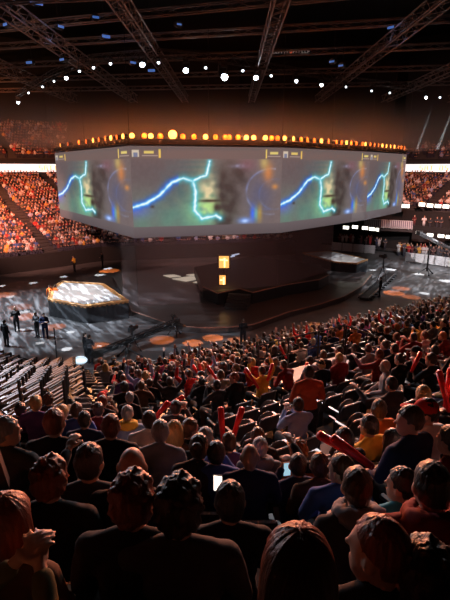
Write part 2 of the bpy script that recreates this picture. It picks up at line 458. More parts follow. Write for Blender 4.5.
OCC = []     # (x, y) taken by hand-placed people
def place(px, py, label, top='black', hair='short', hcol='dark brown', pose='lap', fem=False, skin=0, yaw=0, trous=0, sc=1.0, cap=None, seat=True):
    if (px, py) in DEP:
        d = DEP[(px, py)]; P = unproj_d(px, py, d); s = near_s(P.x, P.y)
    else: P, s, d = solve(px, py)
    k = min(range(22), key=lambda j: abs(NROWS[j] - s)); s2 = s
    i = max(range(3), key=lambda j: NSEG[j][1].dot(P.xy - NSEG[j][0]))
    pr = make_proto(pose, fem); hc = pr['hc']
    ext = {'curly': .135, 'short': .14, 'long': .15, 'longwave': .15, 'crop': .13, 'bun': .14}.get(hair, .118) + max(0, 2.2 - d) * .02
    want = (P.z - zn(s2)) / (hc.z + ext)
    szz = max(.96, min(1.05, want)) * (1 + (sc - 1) * .6)
    base = seat_pose(s2, i, P) + math.radians(yaw)
    z = P.z - (hc.z + ext) * szz
    P = P + Vector((math.sin(base), -math.cos(base), 0)) * hc.y * szz
    o = person((P.x, P.y, z), base, pose, fem, top, hair, hcol, skin, trous, szz, szz, label, None, cap)
    OCC.append((P.x, P.y))
    if seat: SEATSPOT.append((P.x - NT.n[i].x * -.0, P.y, z, base, False, True))
    return o
SEATSPOT = []
DEP = {(300,519):1.2,(178,477):2.0,(230,481):2.6,(382,514):1.55,(429,541):1.5,(434,461):2.5,(131,473):2.05,(131,449):2.9,(48,458):2.7,(88,443):3.1,(4,492):1.9,(-58,540):1.35,(53,408):4.4,(5,416):4.0,(110,414):4.6,(160,419):5,(199,433):4.5,(216,440):4.4,(250,445):4.1,(298,453):4.4,(299,440):5,(260,437):5,(258,427):5.8,(229,432):5.4,(190,418):5.6,(205,427):5.2,(174,420):5.4,(35,395):7.4,(84,411):6.4,(76,402):7.2,(127,405):7,(149,410):6.2,(358,466):2.8,(342,454):3.6,(404,467):3.0,(411,405):4,(427,398):4.3,(370,414):5,(380,399):5.6,(320,452):4.2,(418,447):2.7,(393,428):4.8,(345,427):4.6}

place(300, 519, 'woman with long straight auburn hair in the row nearest the camera', 'black', 'long', 'auburn', fem=True, sc=1.08)
place(178, 477, 'broad man with wavy reddish dark hair and black top beside the aisle', 'charcoal', 'curly', 'dark brown', sc=1.1)
place(230, 481, 'dark-haired man in black top in front of the auburn woman', 'black', 'short', 'black')
place(382, 514, 'person with short auburn hair looking left beside the auburn woman', 'black', 'crop', 'auburn', 'left', sc=1.06)
place(429, 541, 'person with short dark brown hair at the bottom corner', 'black', 'curly', 'dark brown', sc=1.05)
place(434, 461, 'person with dark hair in a dark red hooded top', 'dark red', 'short', 'dark brown', sc=1.12)
place(131, 473, 'person with curly auburn hair behind the bald man', 'black', 'curly', 'auburn')
place(131, 449, 'bald man in a black top with a ruddy scalp', 'black', 'bald', skin=1)
place(48, 458, 'person with curly reddish hair and wide black top', 'black', 'curly', 'auburn', sc=1.05)
place(88, 443, 'dark-haired man reaching one arm forward', 'charcoal', 'short', 'dark brown', 'reach')
place(4, 492, 'woman with long reddish hair in brown at the edge', 'brown', 'longwave', 'auburn', 'lap', True, yaw=-12)
place(-58, 540, 'person in a dark olive knit sleeve with clasped hands at the bottom edge', 'olive', 'short', 'brown', 'phone', yaw=-15)
place(53, 408, 'tall person with reddish dark hair in a black top', 'black', 'short', 'auburn', sc=1.08)
place(5, 416, 'person with greying pinkish hair in a dark jacket', 'charcoal', 'short', 'grey', 'right', yaw=-10)
place(110, 414, 'man with short auburn hair in black above the bald man', 'black', 'crop', 'auburn')
place(160, 419, 'grey-haired man in a grey sweater', 'grey', 'short', 'grey', 'lean')
place(199, 433, 'brown-haired woman with pinned hair in a dark jacket', 'charcoal', 'bun', 'brown', 'lean', True, yaw=-8)
place(216, 440, 'person in a blue sleeve beside the pinned-hair woman', 'blue', 'short', 'dark brown', 'phone')
place(250, 445, 'bald man in a dark jacket beside an empty grey seat', 'navy', 'bald', skin=0)
place(298, 453, 'cropped-haired man in navy top lit blue by his phone', 'navy', 'crop', 'dark brown', 'phone', yaw=8)
place(299, 440, 'woman with big curly ginger hair and patterned orange top', 'orange', 'curly', 'ginger', fem=True, sc=1.06)
place(260, 437, 'white-haired man in a grey hooded top', 'grey', 'crop', 'white')
place(258, 427, 'brown-haired person just below the white-haired man', 'black', 'short', 'brown')
place(229, 432, 'dark-haired person in a purple top between red clapper sticks', 'purple', 'short', 'dark brown')
place(190, 418, 'brown-haired person chatting above the pinned-hair woman', 'black', 'short', 'brown', 'right')
place(205, 427, 'greying person in black above the pinned-hair woman', 'black', 'crop', 'grey')
place(174, 420, 'woman with long blond hair beside the grey sweater', 'brown', 'long', 'blond', fem=True)
place(35, 395, 'blond person in a purple jacket', 'purple', 'short', 'blond')
place(84, 411, 'dark-haired man in a navy top with cropped neck', 'navy', 'crop', 'dark brown')
place(76, 402, 'brown-haired man in a blue shirt', 'blue', 'short', 'brown')
place(127, 405, 'light-haired man in pale blue top with yellow collar', 'pale blue', 'short', 'grey')
place(149, 410, 'person in a white sweater leaning forward', 'white', 'short', 'dark brown', 'lean')
place(358, 466, 'person with tousled blond-brown hair in a black hooded jacket', 'charcoal', 'short', 'brown', 'lean')
place(342, 454, 'brown-haired person in a blue jacket', 'blue', 'short', 'brown', 'left')
place(404, 467, 'dark-haired person in a turquoise jacket', 'turquoise', 'short', 'black', 'left')
place(411, 405, 'light-brown-haired person in a dark blue top below the red cap', 'navy', 'short', 'brown', 'left', sc=1.0)
place(427, 398, 'person in a red cap and black-and-white top', 'white', 'short', 'black', 'left', cap='red')
place(370, 414, 'man in a bright yellow shirt among dark seats', 'yellow', 'short', 'dark brown', skin=2)
place(380, 399, 'person in an orange top turning to a neighbour', 'orange', 'short', 'brown', 'right')
place(262, 366, 'person in a yellow shirt raising both arms', 'yellow', 'short', 'dark brown', 'cheer')
place(62, 404, 'person with pale blond hair behind the slatted seats', 'olive', 'short', 'blond')
place(20, 402, 'dark-haired person in a black coat beside the blond one', 'black', 'short', 'black')
place(48, 393, 'person with brown curls in dark clothes by the rail', 'charcoal', 'curly', 'brown')
place(98, 402, 'dark-haired person in a dark red top by the rail', 'dark red', 'short', 'dark brown')
place(320, 452, 'person in a brown coat beside the ginger-haired woman', 'brown', 'short', 'brown', 'lean')
place(386, 360, 'bald man in a grey coat facing the aisle', 'grey', 'bald', skin=0, yaw=40)
place(392, 376, 'dark-haired person in a charcoal coat with raised arm', 'charcoal', 'short', 'black', 'reach')
place(452, 425, 'person in a dark red top at the far edge', 'dark red', 'short', 'dark brown')
place(393, 428, 'person in a black coat leaning toward the yellow shirt', 'black', 'long', 'black', 'lean', True)
place(345, 427, 'person holding two red clapper sticks in the dark seats', 'black', 'crop', 'black', 'reach', skin=2)
place(141, 380, 'brown-haired person standing out beside the orange steps', 'brown', 'short', 'brown', 'phone')

def collar(o, P, m, label):
    mb = MB(); hc = P['hc']; vs = []; nu, nv = 36, 12
    for i in range(nu):
        a = 2 * PI * i / nu
        for j in range(nv):
            b = 2 * PI * j / nv; r = .040 + (.018 if math.sin(a) < 0 else 0); q = Vector(((.105 + r * math.cos(b)) * math.cos(a), (.10 + r * math.cos(b)) * math.sin(a) - .02, hc.z - .135 + r * 1.2 * math.sin(b) - .02 * math.sin(a)))
            q += Vector((1, 1, 1)) * noise.noise(q * 55) * .012; vs.append(q + Vector((0, hc.y - .03, 0)))
    mb.add(vs, [(i * nv + j, ((i + 1) % nu) * nv + j, ((i + 1) % nu) * nv + (j + 1) % nv, i * nv + (j + 1) % nv) for i in range(nu) for j in range(nv)])
    c = mb.obj('collar', m, o, True); c['label'] = label
for o in list(PEOPLE):
    if 'tousled' in o['label']: collar(o, PROTO[('lean', False)], CLM['grey'], 'grey fluffy collar')
    if 'dark red hooded' in o['label']: collar(o, PROTO[('lap', False)], CLM['dark red'], 'folded hood')
    if 'yellow collar' in o['label']: collar(o, PROTO[('lap', False)], CLM['yellow'], 'yellow collar')
    if 'hooded top' in o['label'] and 'grey' in o['label']: collar(o, PROTO[('lap', False)], CLM['grey'], 'folded hood')
# standing spectator on the stairs
P, s, d = solve(310, 361, 1.74, 5)
PST = P; o = person((P.x, P.y, zn(NROWS[min(range(22), key=lambda j: abs(NROWS[j] - s))])), seat_pose(s, 0, P) - .4, 'cross', False, 'rust', 'short', 'dark brown', 2, 0, label='standing person in a rust orange jacket on the stairs')
OCC.append((P.x, P.y))

# ------------------------------------------------------------------ fill the rows
def inside(px, py, poly):
    c = False; j = len(poly) - 1
    for i in range(len(poly)):
        (xi, yi), (xj, yj) = poly[i], poly[j]
        if (yi > py) != (yj > py) and px < (xj - xi) * (py - yi) / (yj - yi) + xi: c = not c
        j = i
    return c
EMPTY = [([(205, 418), (262, 446), (318, 466), (372, 445), (372, 400), (345, 372), (300, 372), (245, 390)], .03),
         ([(145, 392), (215, 386), (225, 432), (150, 405)], .14),
         ([(-20, 345), (58, 350), (125, 372), (120, 394), (60, 397), (-20, 412)], .10),
         ([(312, 378), (350, 362), (410, 362), (420, 400), (345, 408)], .28),
         ([(300, 460), (470, 400), (470, 500), (300, 500)], .10),
         ([(0, 418), (60, 418), (80, 470), (0, 490)], .0),
         ([(230, 490), (345, 490), (345, 540), (230, 540)], .0),
         ([(335, 330), (470, 310), (470, 400), (335, 400)], .56),
         ([(150, 335), (335, 300), (345, 375), (150, 392)], .97)]
def occ_p(px, py):
    for poly, p in EMPTY:
        if inside(px, py, poly): return p
    return .86
FILL = []; SLAT = []; WIDE = []; WSEAT = []
lp, ls, ld = solve(322, 386, 0.0, 3)
lt = (lp.xy - NT.p[1]).dot(NT.d[0])
AISLE_B = [11.5, 23.0]       # stair positions along the sloping block
for k, s in enumerate(NROWS):
    if s > 18.2: continue
    L = NT.line(s)
    for i in range(3):
        a, b = L[i], L[i + 1]; dv = b - a; ln = dv.length; dv.normalize()
        if ln < .6: continue
        m = int((ln - .5) / .53); st = (ln - m * .53) / 2
        for q in range(m + 1):
            p = a + dv * (st + q * .53)
            x, y, z = p.x, p.y, zn(s)
            px, py, d = proj(x, y, z + 1.1)
            if d < 1.5 or not (-170 < px < 640 and 285 < py < 640): continue
            side = not (-25 < px < 475)
            if side and d < 2.6: continue
            t = (p - NT.p[1]).dot(NT.d[0])
            if i == 0 and (abs(t - lt + 2.3) < .5 or abs(t + 24) < .5): continue      # stairs
            if i == 0 and abs(t - lt) < 1.9 and abs(s - ls) < 1.1: continue                  # landing
            if -40 < px < 84 and py > 340 and z < 4.6 and i >= 1 and R.random() < .93: SLAT.append((x, y, z, yaw, px, py)); continue
            if any((x - u) ** 2 + (y - w) ** 2 < .40 for u, w in OCC): continue
            yaw = seat_pose(s, i, p)
            if side and R.random() < .8:
                WIDE.append((d, k, i, t, x, y, z, yaw, px, py)); WSEAT.append((d, x, y, z, yaw, False, px, py))
            elif d > 5 and not side and R.random() < occ_p(px, py):
                FILL.append((d, k, i, t, x, y, z, yaw, px, py))
                SEATSPOT.append((x, y, z, yaw, False, False))
            else:
                SEATSPOT.append((x, y, z, yaw, True, False))

FILL.sort(key=lambda f: f[0])
N_IND = 238
IND = FILL[:N_IND]; REST = FILL[N_IND:] + WIDE
TOPS_MID = ['black'] * 14 + ['charcoal'] * 6 + ['dark red', 'dark red', 'red', 'red', 'navy', 'navy', 'blue', 'orange', 'yellow', 'white', 'white', 'grey', 'pale blue', 'brown', 'olive', 'purple', 'pink']
POSES_MID = ['lap'] * 4 + ['lean'] * 2 + ['clap'] * 2 + ['phone'] * 2 + ['left', 'right', 'cheer', 'reach']
HAIRS = ['short'] * 5 + ['crop'] * 3 + ['curly', 'long', 'long', 'longwave', 'bun']
HCOL = ['dark brown'] * 4 + ['black'] * 3 + ['brown'] * 4 + ['auburn', 'blond', 'grey', 'ginger']
BLOCK = {0: 'sloping', 1: 'middle', 2: 'slatted'}
rowcount = {}
order = sorted(range(len(IND)), key=lambda j: (IND[j][2], IND[j][1], IND[j][8]))
rank = {}
for j in order:
    key = (IND[j][2], IND[j][1]); rowcount[key] = rowcount.get(key, 0) + 1; rank[j] = rowcount[key]
for j, (d, k, i, t, x, y, z, yaw, px, py) in enumerate(IND):
    fem = R.random() < .35
    pose = R.choice(POSES_MID)
    if d < 10 and pose in ('cheer', 'reach'): pose = 'lap'
    hr = R.choice(HAIRS if fem else HAIRS[:9]); top = R.choice(TOPS_MID if d > 5.5 else TOPS_MID[:24]); hc = R.choice(HCOL)
    if d < 12 and top in ('orange', 'pink', 'red', 'yellow'): top = R.choice(['charcoal', 'dark red', 'navy', 'grey'])
    w = hc + ' hair' if hr != 'bald' else 'bald head'
    lab = f'person with {w}, {top} top, {ordw(rank[j])} from left, {ordw(k + 1)} row up, {BLOCK[i]} block'
    if len(lab.replace('-', ' ').split()) > 16: lab = lab.replace('person with ', 'person, ')
    if len(lab.replace('-', ' ').split()) > 16: lab = lab.replace(' top,', ',')
    pr = person((x + R.uniform(-.04, .04), y, z), yaw + R.uniform(-.25, .25), pose, fem, top, hr, hc, R.choice([0, 0, 1, 1, 2, 3]), R.choice([0, 0, 1, 2, 3]), R.uniform(.94, 1.05), None, lab, 'spectators in the near tier', R.choice(['red', 'black', 'white']) if R.random() < .05 else None)

# seats: the nearest as objects, the farther rows as one mass
SV = []
for (x, y, z, yaw, emp, hand_) in SEATSPOT:
    px, py, d = proj(x, y, z + .8)
    if -30 < px < 480 and py < 640: SV.append((d, x, y, z, yaw, emp, px, py))
SV.sort(key=lambda a: (not a[5], a[0]))
SI = SV[:230] + sorted(SV[230:], key=lambda a: a[0])[:60]
SIs = set(id(a) for a in SI)
SREST = [a for a in SV if id(a) not in SIs] + WSEAT
rc = {}
for a in sorted(SI, key=lambda a: a[6]):
    d, x, y, z, yaw, emp, px, py = a
    s = near_s(x, y); k = min(range(len(NROWS)), key=lambda j: abs(NROWS[j] - s))
    bl = max(range(3), key=lambda j: NSEG[j][1].dot(Vector((x, y)) - NSEG[j][0]))
    key = (bl, k, emp); rc[key] = rc.get(key, 0) + 1
    o = make_seat((x, y, z), yaw, emp)
    tag(o, f"{'empty dark' if emp else 'occupied dark'} folding seat, {ordw(rc[key])} from left in {ordw(k + 1)} row up, {BLOCK[bl]} block", 'seat', 'empty folding seats' if emp else 'occupied folding seats')

mb = MB()
for (d, x, y, z, yaw, emp, px, py) in SREST:
    M = Matrix.Translation((x, y, z)) @ Matrix.Rotation(yaw, 4, 'Z')
    mb.box(None, (.44, .04, .44), M=M @ Matrix.Translation((0, -.26, .66)) @ Matrix.Rotation(.2, 4, 'X'))
    mb.box(None, (.42, .36, .05), M=M @ Matrix.Translation((0, -.04, .44)))
    mb.box(None, (.06, .1, .44), M=M @ Matrix.Translation((0, -.17, .22)))
    mb.box(None, (.42, .03, .03), mi=1, M=M @ Matrix.Translation((0, -.31, .885)))
o = mb.obj('seating', [SEATM, SEATR]); tag(o, 'distant rows of dark folding seats under the crowd', 'seats', None, 'stuff')

# ------------------------------------------------------------------ far crowd, one mass
class Crowd:
    def __init__(s): s.v = []; s.f = []; s.c = []
    def fig(s, x, y, z, yaw, stand=False, cloth=None, arms=None):
        h = R.uniform(.86, 1.02); n = 8
        cl = cloth or R.choice(FARC); sk = R.choice(FARS); hr = R.choice(FARH)
        dz = .42 if stand else 0
        cs, sn = math.cos(yaw), math.sin(yaw)
        W = lambda a, b, c: s.v.append((x + a * cs - b * sn, y + a * sn + b * cs, z + c))
        prof = [(.46, .17, .14, cl), (.62, .16, .12, cl), (.85, .18, .12, cl), (.99, .20, .10, cl), (1.05, .10, .08, cl), (1.09, .055, .055, sk), (1.14, .07, .085, sk), (1.22, .078, .10, sk), (1.30, .072, .09, hr), (1.345, .03, .04, hr)]
        o = len(s.v)
        if stand: prof = [(.02 - dz, .12, .10, (.02, .02, .03)), (.40 - dz + .02, .14, .11, (.02, .02, .03))] + prof
        ln = R.uniform(-.05, .1)
        for (zz, rx, ry, cc) in prof:
            for i in range(n):
                t = 2 * PI * i / n; b = ry * math.sin(t) + ln * max(0, zz - .5)
                W(rx * math.cos(t), b, (zz + dz) * h)
                s.c.append(hr if (cc is sk and math.sin(t) < -.1 and zz > 1.1) else cc)
        for j in range(len(prof) - 1):
            for i in range(n):
                a = o + j * n + i; b = o + j * n + (i + 1) % n; s.f.append((a, b, b + n, a + n))
        s.f.append(tuple(o + (len(prof) - 1) * n + i for i in range(n)))
        def limb(pts, r, c0, c1):
            o = len(s.v)
            for q, p in enumerate(pts):
                for (a, b) in ((-r, -r), (r, -r), (r, r), (-r, r)):
                    W(p[0] + a, p[1] + b * .6, (p[2] + b * .8 + dz) * h); s.c.append(c1 if q == len(pts) - 1 else c0)
            for q in range(len(pts) - 1):
                for i in range(4):
                    a = o + q * 4 + i; b = o + q * 4 + (i + 1) % 4; s.f.append((a, b, b + 4, a + 4))
            s.f.append(tuple(o + (len(pts) - 1) * 4 + i for i in range(4)))
        up = R.random() < (.10 if arms is None else arms)
        for sg in (-1, 1):
            if up: limb([(sg * .20, 0, .97), (sg * .30, .08, 1.12), (sg * .25, .12, 1.40)], .04, cl, sk)
            else: limb([(sg * .21, 0, .97), (sg * .25, .04, .76), (sg * .09, .26, .70)], .045, cl, sk)
            if not stand: limb([(sg * .09, .05, .53), (sg * .12, .42, .50), (sg * .12, .40, .06)], .07, (.03, .03, .05), (.03, .03, .05))
    def obj(s, name):
        me = bpy.data.meshes.new(name); me.from_pydata(s.v, [], s.f)
        at = me.color_attributes.new('Col', 'FLOAT_COLOR', 'POINT')
        fl = []
        for c in s.c: fl += [c[0], c[1], c[2], 1.0]
        at.data.foreach_set('color', fl)
        me.materials.append(attr_mat('crowd_clothes', .85)); return link(name, me)
FARC = [(.02, .02, .025)] * 9 + [(.10, .05, .05)] * 3 + [(.06, .06, .07)] * 3 + [(.30, .03, .03), (.45, .03, .03), (.12, .02, .02), (.75, .72, .70), (.70, .68, .68), (.55, .53, .52), (.05, .10, .30), (.03, .04, .10), (.30, .36, .55), (.65, .35, .06), (.25, .24, .25), (.12, .10, .05)]
FARS = [(.50, .30, .22), (.48, .27, .2), (.36, .2, .13), (.55, .34, .26)]
FARH = [(.02, .012, .008), (.03, .018, .01), (.08, .045, .02), (.15, .06, .025), (.35, .22, .09)]
cr_ = Crowd()
for (d, k, i, t, x, y, z, yaw, px, py) in REST:
    cr_.fig(x, y, z, yaw + R.uniform(-.4, .4), arms=.16)

FT = Tier([(-46, 24), (-34.5, 35.5), (-23.5, 48.0), (-14.5, 56.0), (-2, 58.5), (9, 60.5)], Vector((0, 130)))
FT.n = [n if n.dot(Vector((-.5, 1))) > 0 else -n for n in FT.n]
for i in range(1, 5):
    h = (FT.n[i - 1] + FT.n[i]).normalized(); FT.m[i] = h / h.dot(FT.n[i])
FT.m[0] = FT.n[0]; FT.m[5] = FT.n[4]
zf = lambda s: lerp_tab([(0, 1.3), (20.5, 9.3)], s)
FR = [.6 + .74 * k for k in range(27)]
steps(FT, FR, zf, .74, 'floor_far_tier', CONC)
zu = lambda s: lerp_tab([(22, 11.7), (38, 20.0)], s)
UR = [22.6 + .84 * k for k in range(15)]
steps(FT, UR, zu, .84, 'floor_upper_tier', CONC, 9.6)
AIS = [(1, 4.2), (1, 14.0), (2, 6.0), (2, 13.6), (3, 8.0), (0, 8.0), (2, -2.8)]
def fill_far(T, rows, zfun, dens, crowd, aisles, skip=None, step=.43):
    for s in rows:
        L = T.line(s)
        for i in range(len(L) - 1):
            a, b = L[i], L[i + 1]; dv = b - a; ln = dv.length; dv.normalize(); n = T.n[i]
            yaw = math.atan2(n.x, -n.y); q = .3
            while q < ln - .2:
                p = a + dv * q; q += step
                t = (p - T.p[i]).dot(T.d[i])
                if any(ii == i and abs(t - tt) < .75 for ii, tt in aisles): continue
                z = zfun(s); px, py, d = proj(p.x, p.y, z + 1)
                if not (-60 < px < 500) or py < 95: continue
                if skip and skip(px, py, s): continue
                if R.random() < dens: crowd.fig(p.x + R.uniform(-.05, .05), p.y, z, yaw + R.uniform(-.3, .3))
def hid(px, py, s):      # behind the screens
    return 64 < px < 392 and 158 < py < 208
fill_far(FT, FR, zf, .95, cr_, AIS, hid)
fill_far(FT, UR[:12], zu, .85, cr_, [(1, 9.0), (2, 3.0), (2, 10.5), (0, 4.0)], lambda px, py, s: 66 < px < 392)

# right-hand stand
RT = Tier([(14, 69), (21.0, 62.5), (27.5, 56.0), (40, 43)], Vector((40, 90)))
RS = [4.0 + .84 * k for k in range(13)]
zr = lambda s: lerp_tab([(4, 5.4), (15, 9.3)], s)
steps(RT, RS, zr, .84, 'floor_right_tier', CONC, 4.2)
fill_far(RT, RS, zr, .88, cr_, [(1, 3.4), (1, 7.4), (2, 6.0), (0, 3)], lambda px, py, s: px < 380)
RU = [17.0 + .84 * k for k in range(8)]
zru = lambda s: lerp_tab([(17, 11.7), (24, 15.5)], s)
steps(RT, RU, zru, .84, 'floor_right_upper_tier', CONC, 9.6)
fill_far(RT, RU[:5], zru, .5, cr_, [], lambda px, py, s: px < 395)
# people on the balcony and behind the barriers on the right
for (pa, pb, n, zz, off, st) in (((16.0, 68.0), (21.6, 63.2), 12, 0, .9, True), ((21.5, 58.6), (27.5, 53.6), 14, 0, .9, True), ((21.5, 58.9), (27.5, 54.2), 9, 0, 1.7, True), ((24.3, 63.0), (30.5, 57.0), 10, 3.0, 0, True)):
    a, b = Vector(pa), Vector(pb)
    for j in range(n):
        p = a.lerp(b, (j + R.uniform(.1, .9)) / n); cr_.fig(p.x, p.y + off, zz, 2.5 + R.uniform(-.5, .5), st, R.choice([(.60, .58, .58)] * 4 + FARC))
o = cr_.obj('audience'); tag(o, 'distant seated crowd filling the far stands and lower rows', 'crowd', None, 'stuff')

# ------------------------------------------------------------------ fascias, walls of the stands
def ribbon(T, s, z0, z1, name, m, th=.25, segs=None):
    A, B = T.line(s), T.line(s + th); mb = MB()
    for i in range(len(A) - 1):
        if segs and i not in segs: continue
        mb.prism([A[i], A[i + 1], B[i + 1], B[i]], z0, z1)
    return mb.obj(name, m)
for T, nm in ((FT, 'far'), (RT, 'right')):
    o = ribbon(T, -.1, 0, 1.7 if T is FT else 0.2, 'wall_' + nm + '_front', WALLM); o['kind'] = 'structure'
o = ribbon(RT, 3.0, 0, 5.3, 'wall_right_stand', WALLM); o['kind'] = 'structure'
o = ribbon(FT, 21.0, 9.0, 11.9, 'trim_far_fascia', WALLM); o['kind'] = 'structure'
o = ribbon(RT, 15.4, 9.0, 11.9, 'trim_right_fascia', WALLM); o['kind'] = 'structure'
o = ribbon(FT, 35.6, 17.5, 31, 'wall_far_top', WALLM); o['kind'] = 'structure'
o = ribbon(RT, 24, 14.5, 31, 'wall_right_top', WALLM); o['kind'] = 'structure'
LEDW = mat('led_white', (.8, .8, .8), .4, emit=(1, .93, .90), es=1.1)
LEDO = mat('led_orange', (.8, .4, .1), .4, emit=(1, .42, .10), es=1.2)
def led_band(T, s, z0, z1, label, marks):
    o = ribbon(T, s, z0, z1, 'ribbon_board', LEDW, .18); tag(o, label, 'LED display', 'ribbon displays')
    for (i, t0, pat) in marks:
        base = T.at(i, s - .03); dv = T.d[i]; mb = MB(); w = .16
        for q, ch in enumerate(pat):
            p = base + dv * (t0 + q * .75); rz = math.atan2(dv.y, dv.x); h = z1 - z0
            segs = {'S': [(0, .3, .4, .08), (0, 0, .4, .08), (0, -.3, .4, .08), (-.17, .15, .1, .3), (.17, -.15, .1, .3)], 'A': [(-.17, -.03, .1, .62), (.17, -.03, .1, .62), (0, .3, .4, .08), (0, 0, .4, .08)],
                    'I': [(0, 0, .12, .68)], 'O': [(-.17, 0, .1, .6), (.17, 0, .1, .6), (0, .3, .4, .08), (0, -.3, .4, .08)], 'T': [(0, .3, .5, .08), (0, -.02, .12, .64)]}[ch]
            for (dx, dz, sx, sz) in segs:
                c = p + dv * dx * 1.2; mb.box((c.x, c.y, (z0 + z1) / 2 + dz * h * .9), (sx * 1.2, .04, sz * h * .9), rz)
        c = mb.obj('lettering', LEDO, o); c['label'] = 'orange glyphs on the white band'
led_band(FT, 20.8, 10.05, 11.15, 'white ribbon display along the front of the upper tier behind the cube screens', [(2, 15.2, 'SATI')])
led_band(RT, 15.2, 10.05, 11.15, 'white ribbon display on the right-hand stand under the dark upper tier', [(0, 7.2, 'SAT'), (1, .3, 'OSATI')])

# ------------------------------------------------------------------ hanging projection screens
def corner(px, yt, yb, H=6.47):
    tt = math.tan(PIT + math.atan((yt - 300) / FPX)); tb = math.tan(PIT + math.atan((yb - 300) / FPX))
    Y = H / (tb - tt); d = Y * CP + (CZ - 8.9) * SP
    return Vector(((px - 225) / FPX * d, Y))
CA, CB, CC, CD, CE = corner(57.5, 153, 217), corner(132, 146, 239), corner(281, 147, 233), corner(368, 150.5, 219), corner(404, 153, 211)
ZT, ZB = 12.08, 5.66
s2l = lambda c: tuple(((x / 12.92) if x <= .04045 else ((x + .055) / 1.055) ** 2.4) for x in c)
BOLT = [(-.01, .285), (.09, .357), (.175, .471), (.252, .657), (.329, .721), (.392, .671), (.409, .514), (.399, .236), (.448, .10), (.545, .143), (.573, .10)]
BR = [(.399, .686), (.44, .735), (.48, .757), (.503, .97)]
def segd(u, v, pts, asp=2.04):
    best = 9
    for (a, b), (c, d) in zip(pts, pts[1:]):
        ax, ay, cx, cy, x, y = a * asp, b, c * asp, d, u * asp, v
        dx, dy = cx - ax, cy - ay; t = max(0, min(1, ((x - ax) * dx + (y - ay) * dy) / (dx * dx + dy * dy)))
        best = min(best, math.hypot(x - ax - t * dx, y - ay - t * dy))
    return best
def blob(u, v, cu, cv, su, sv): return math.exp(-((u - cu) / su) ** 2 - ((v - cv) / sv) ** 2)
def pic(U, V):
    """the moving picture on every screen: storm light over a dark shape; returns sRGB"""
    m0, m1 = .125, .865
    base = [.445, .39, .385]
    if V < m0: k = V / m0; return (.40 - .05 * (1 - k), .36 - .05 * (1 - k), .37 - .05 * (1 - k))
    if V > m1:
        # score bar marks
        c = [.42, .36, .35]
        w = (V - m1) / (1 - m1)
        for side, x0 in ((0, .0), (1, .885)):
            x = (U - x0)
            if side == 0:
                if .01 < x < .055 and .18 < w < .70: c = [.80, .74, .66] if abs(x - .033) > .012 or w > .5 else [.45, .48, .58]
                if .085 < x < .145 and .40 < w < .66: c = [.85, .75, .42]
                if .07 < x < .17 and .20 < w < .28: c = [.68, .60, .56]
                if .178 < x < .190 and .12 < w < .74: c = [.90, .74, .36]
            else:
                if .0 < x < .008 and .12 < w < .80: c = [.92, .80, .40]
                if .03 < x < .085 and .46 < w < .64: c = [.86, .78, .46]
                if .012 < x < .105 and .20 < w < .30: c = [.70, .62, .58]
        return tuple(c)
    u, v = U, (V - m0) / (m1 - m0)
    nz = lambda f, o=0: noise.noise(Vector((u * 2 * f + o, v * f, o * .7)))
    c = list(base)
    def mixc(col, k):
        k = max(0, min(1, k))
        for i in range(3): c[i] += (col[i] - c[i]) * k
    mixc((.36, .31, .32), .7 * blob(u, v, .12, .85, .25, .4))
    mixc((.38, .52, .46), .85 * blob(u, v, .22, .12, .34, .34) * (1 + .5 * nz(5)))
    mixc((.30, .38, .40), .6 * blob(u, v, .30, .55, .12, .5) * (.8 + .9 * nz(9, 3)))
    mixc((.44, .70, .56), .8 * blob(u, v, .44, .18, .12, .28))
    mixc((.30, .36, .38), .7 * blob(u, v, .42, .88, .12, .18) * (.5 + .5 * math.sin(v * 80)))
    mixc((.42, .62, .50), .65 * blob(u, v, .47, .5, .10, .45))
    mixc((.93, .85, .66), .95 * blob(u, v, .505, .48, .065, .26) * (.7 + 1.5 * nz(11, 5)))
    mixc((.72, .88, .55), .85 * blob(u, v, .49, .25, .10, .15) * (.75 + 1.5 * nz(16, 2)))
    mixc((.60, .52, .44), .6 * blob(u, v, .47, .72, .05, .16) * (.8 + nz(12, 9)))
    # dark mass in the middle
    dm = max(blob(u, v, .63, .5, .085, .5), blob(u, v, .66, .75, .11, .2), blob(u, v, .60, .12, .07, .3))
    mixc((.27, .23, .22), min(1, 1.7 * dm ** 1.5) * (.9 + .6 * nz(9, 4)))
    mixc((.22, .15, .13), .9 * blob(u, v, .50, .375, .085, .022) + .8 * blob(u, v, .55, .27, .02, .06))
    # arcs
    for (cu, cv, r, col, k) in ((.93, .50, .36, (.62, .66, .80), .75), (.90, .52, .30, (.40, .46, .72), .5), (.96, .46, .24, (.45, .55, .80), .45)):
        r_ = math.hypot((u - cu) * 2.04, (v - cv)); 
        if u < cu + .03: mixc(col, k * math.exp(-((r_ - r) / .014) ** 2) * (.6 + .8 * nz(7, 1)))
    mixc((.28, .32, .50), .45 * blob(u, v, .85, .45, .09, .3))
    mixc((.60, .62, .74), .6 * blob(u, v, .70, .90, .05, .03) * (1 + nz(20)))
    mixc((.82, .50, .28), .85 * blob(u, v, .905, .80, .035, .15)); mixc((.80, .70, .40), .7 * blob(u, v, .875, .95, .03, .10))
    mixc((.85, .55, .28), .8 * blob(u, v, .955, .58, .022, .04)); mixc((.55, .30, .36), .4 * blob(u, v, .76, .92, .06, .10))
    mixc((.25, .42, .95), .95 * blob(u, v, .80, .16, .018, .12)); mixc((.40, .75, .75), .7 * blob(u, v, .825, .15, .016, .10)); mixc((.75, .60, .25), .7 * blob(u, v, .85, .16, .018, .14))
    mixc((.45, .62, .98), .95 * blob(u, v, .745, .05, .045, .05)); mixc((.85, .92, 1), .7 * blob(u, v, .745, .045, .02, .025))
    mixc((.40, .40, .85), .5 * blob(u, v, .03, .24, .08, .10))
    j = .012 * nz(18, 6)
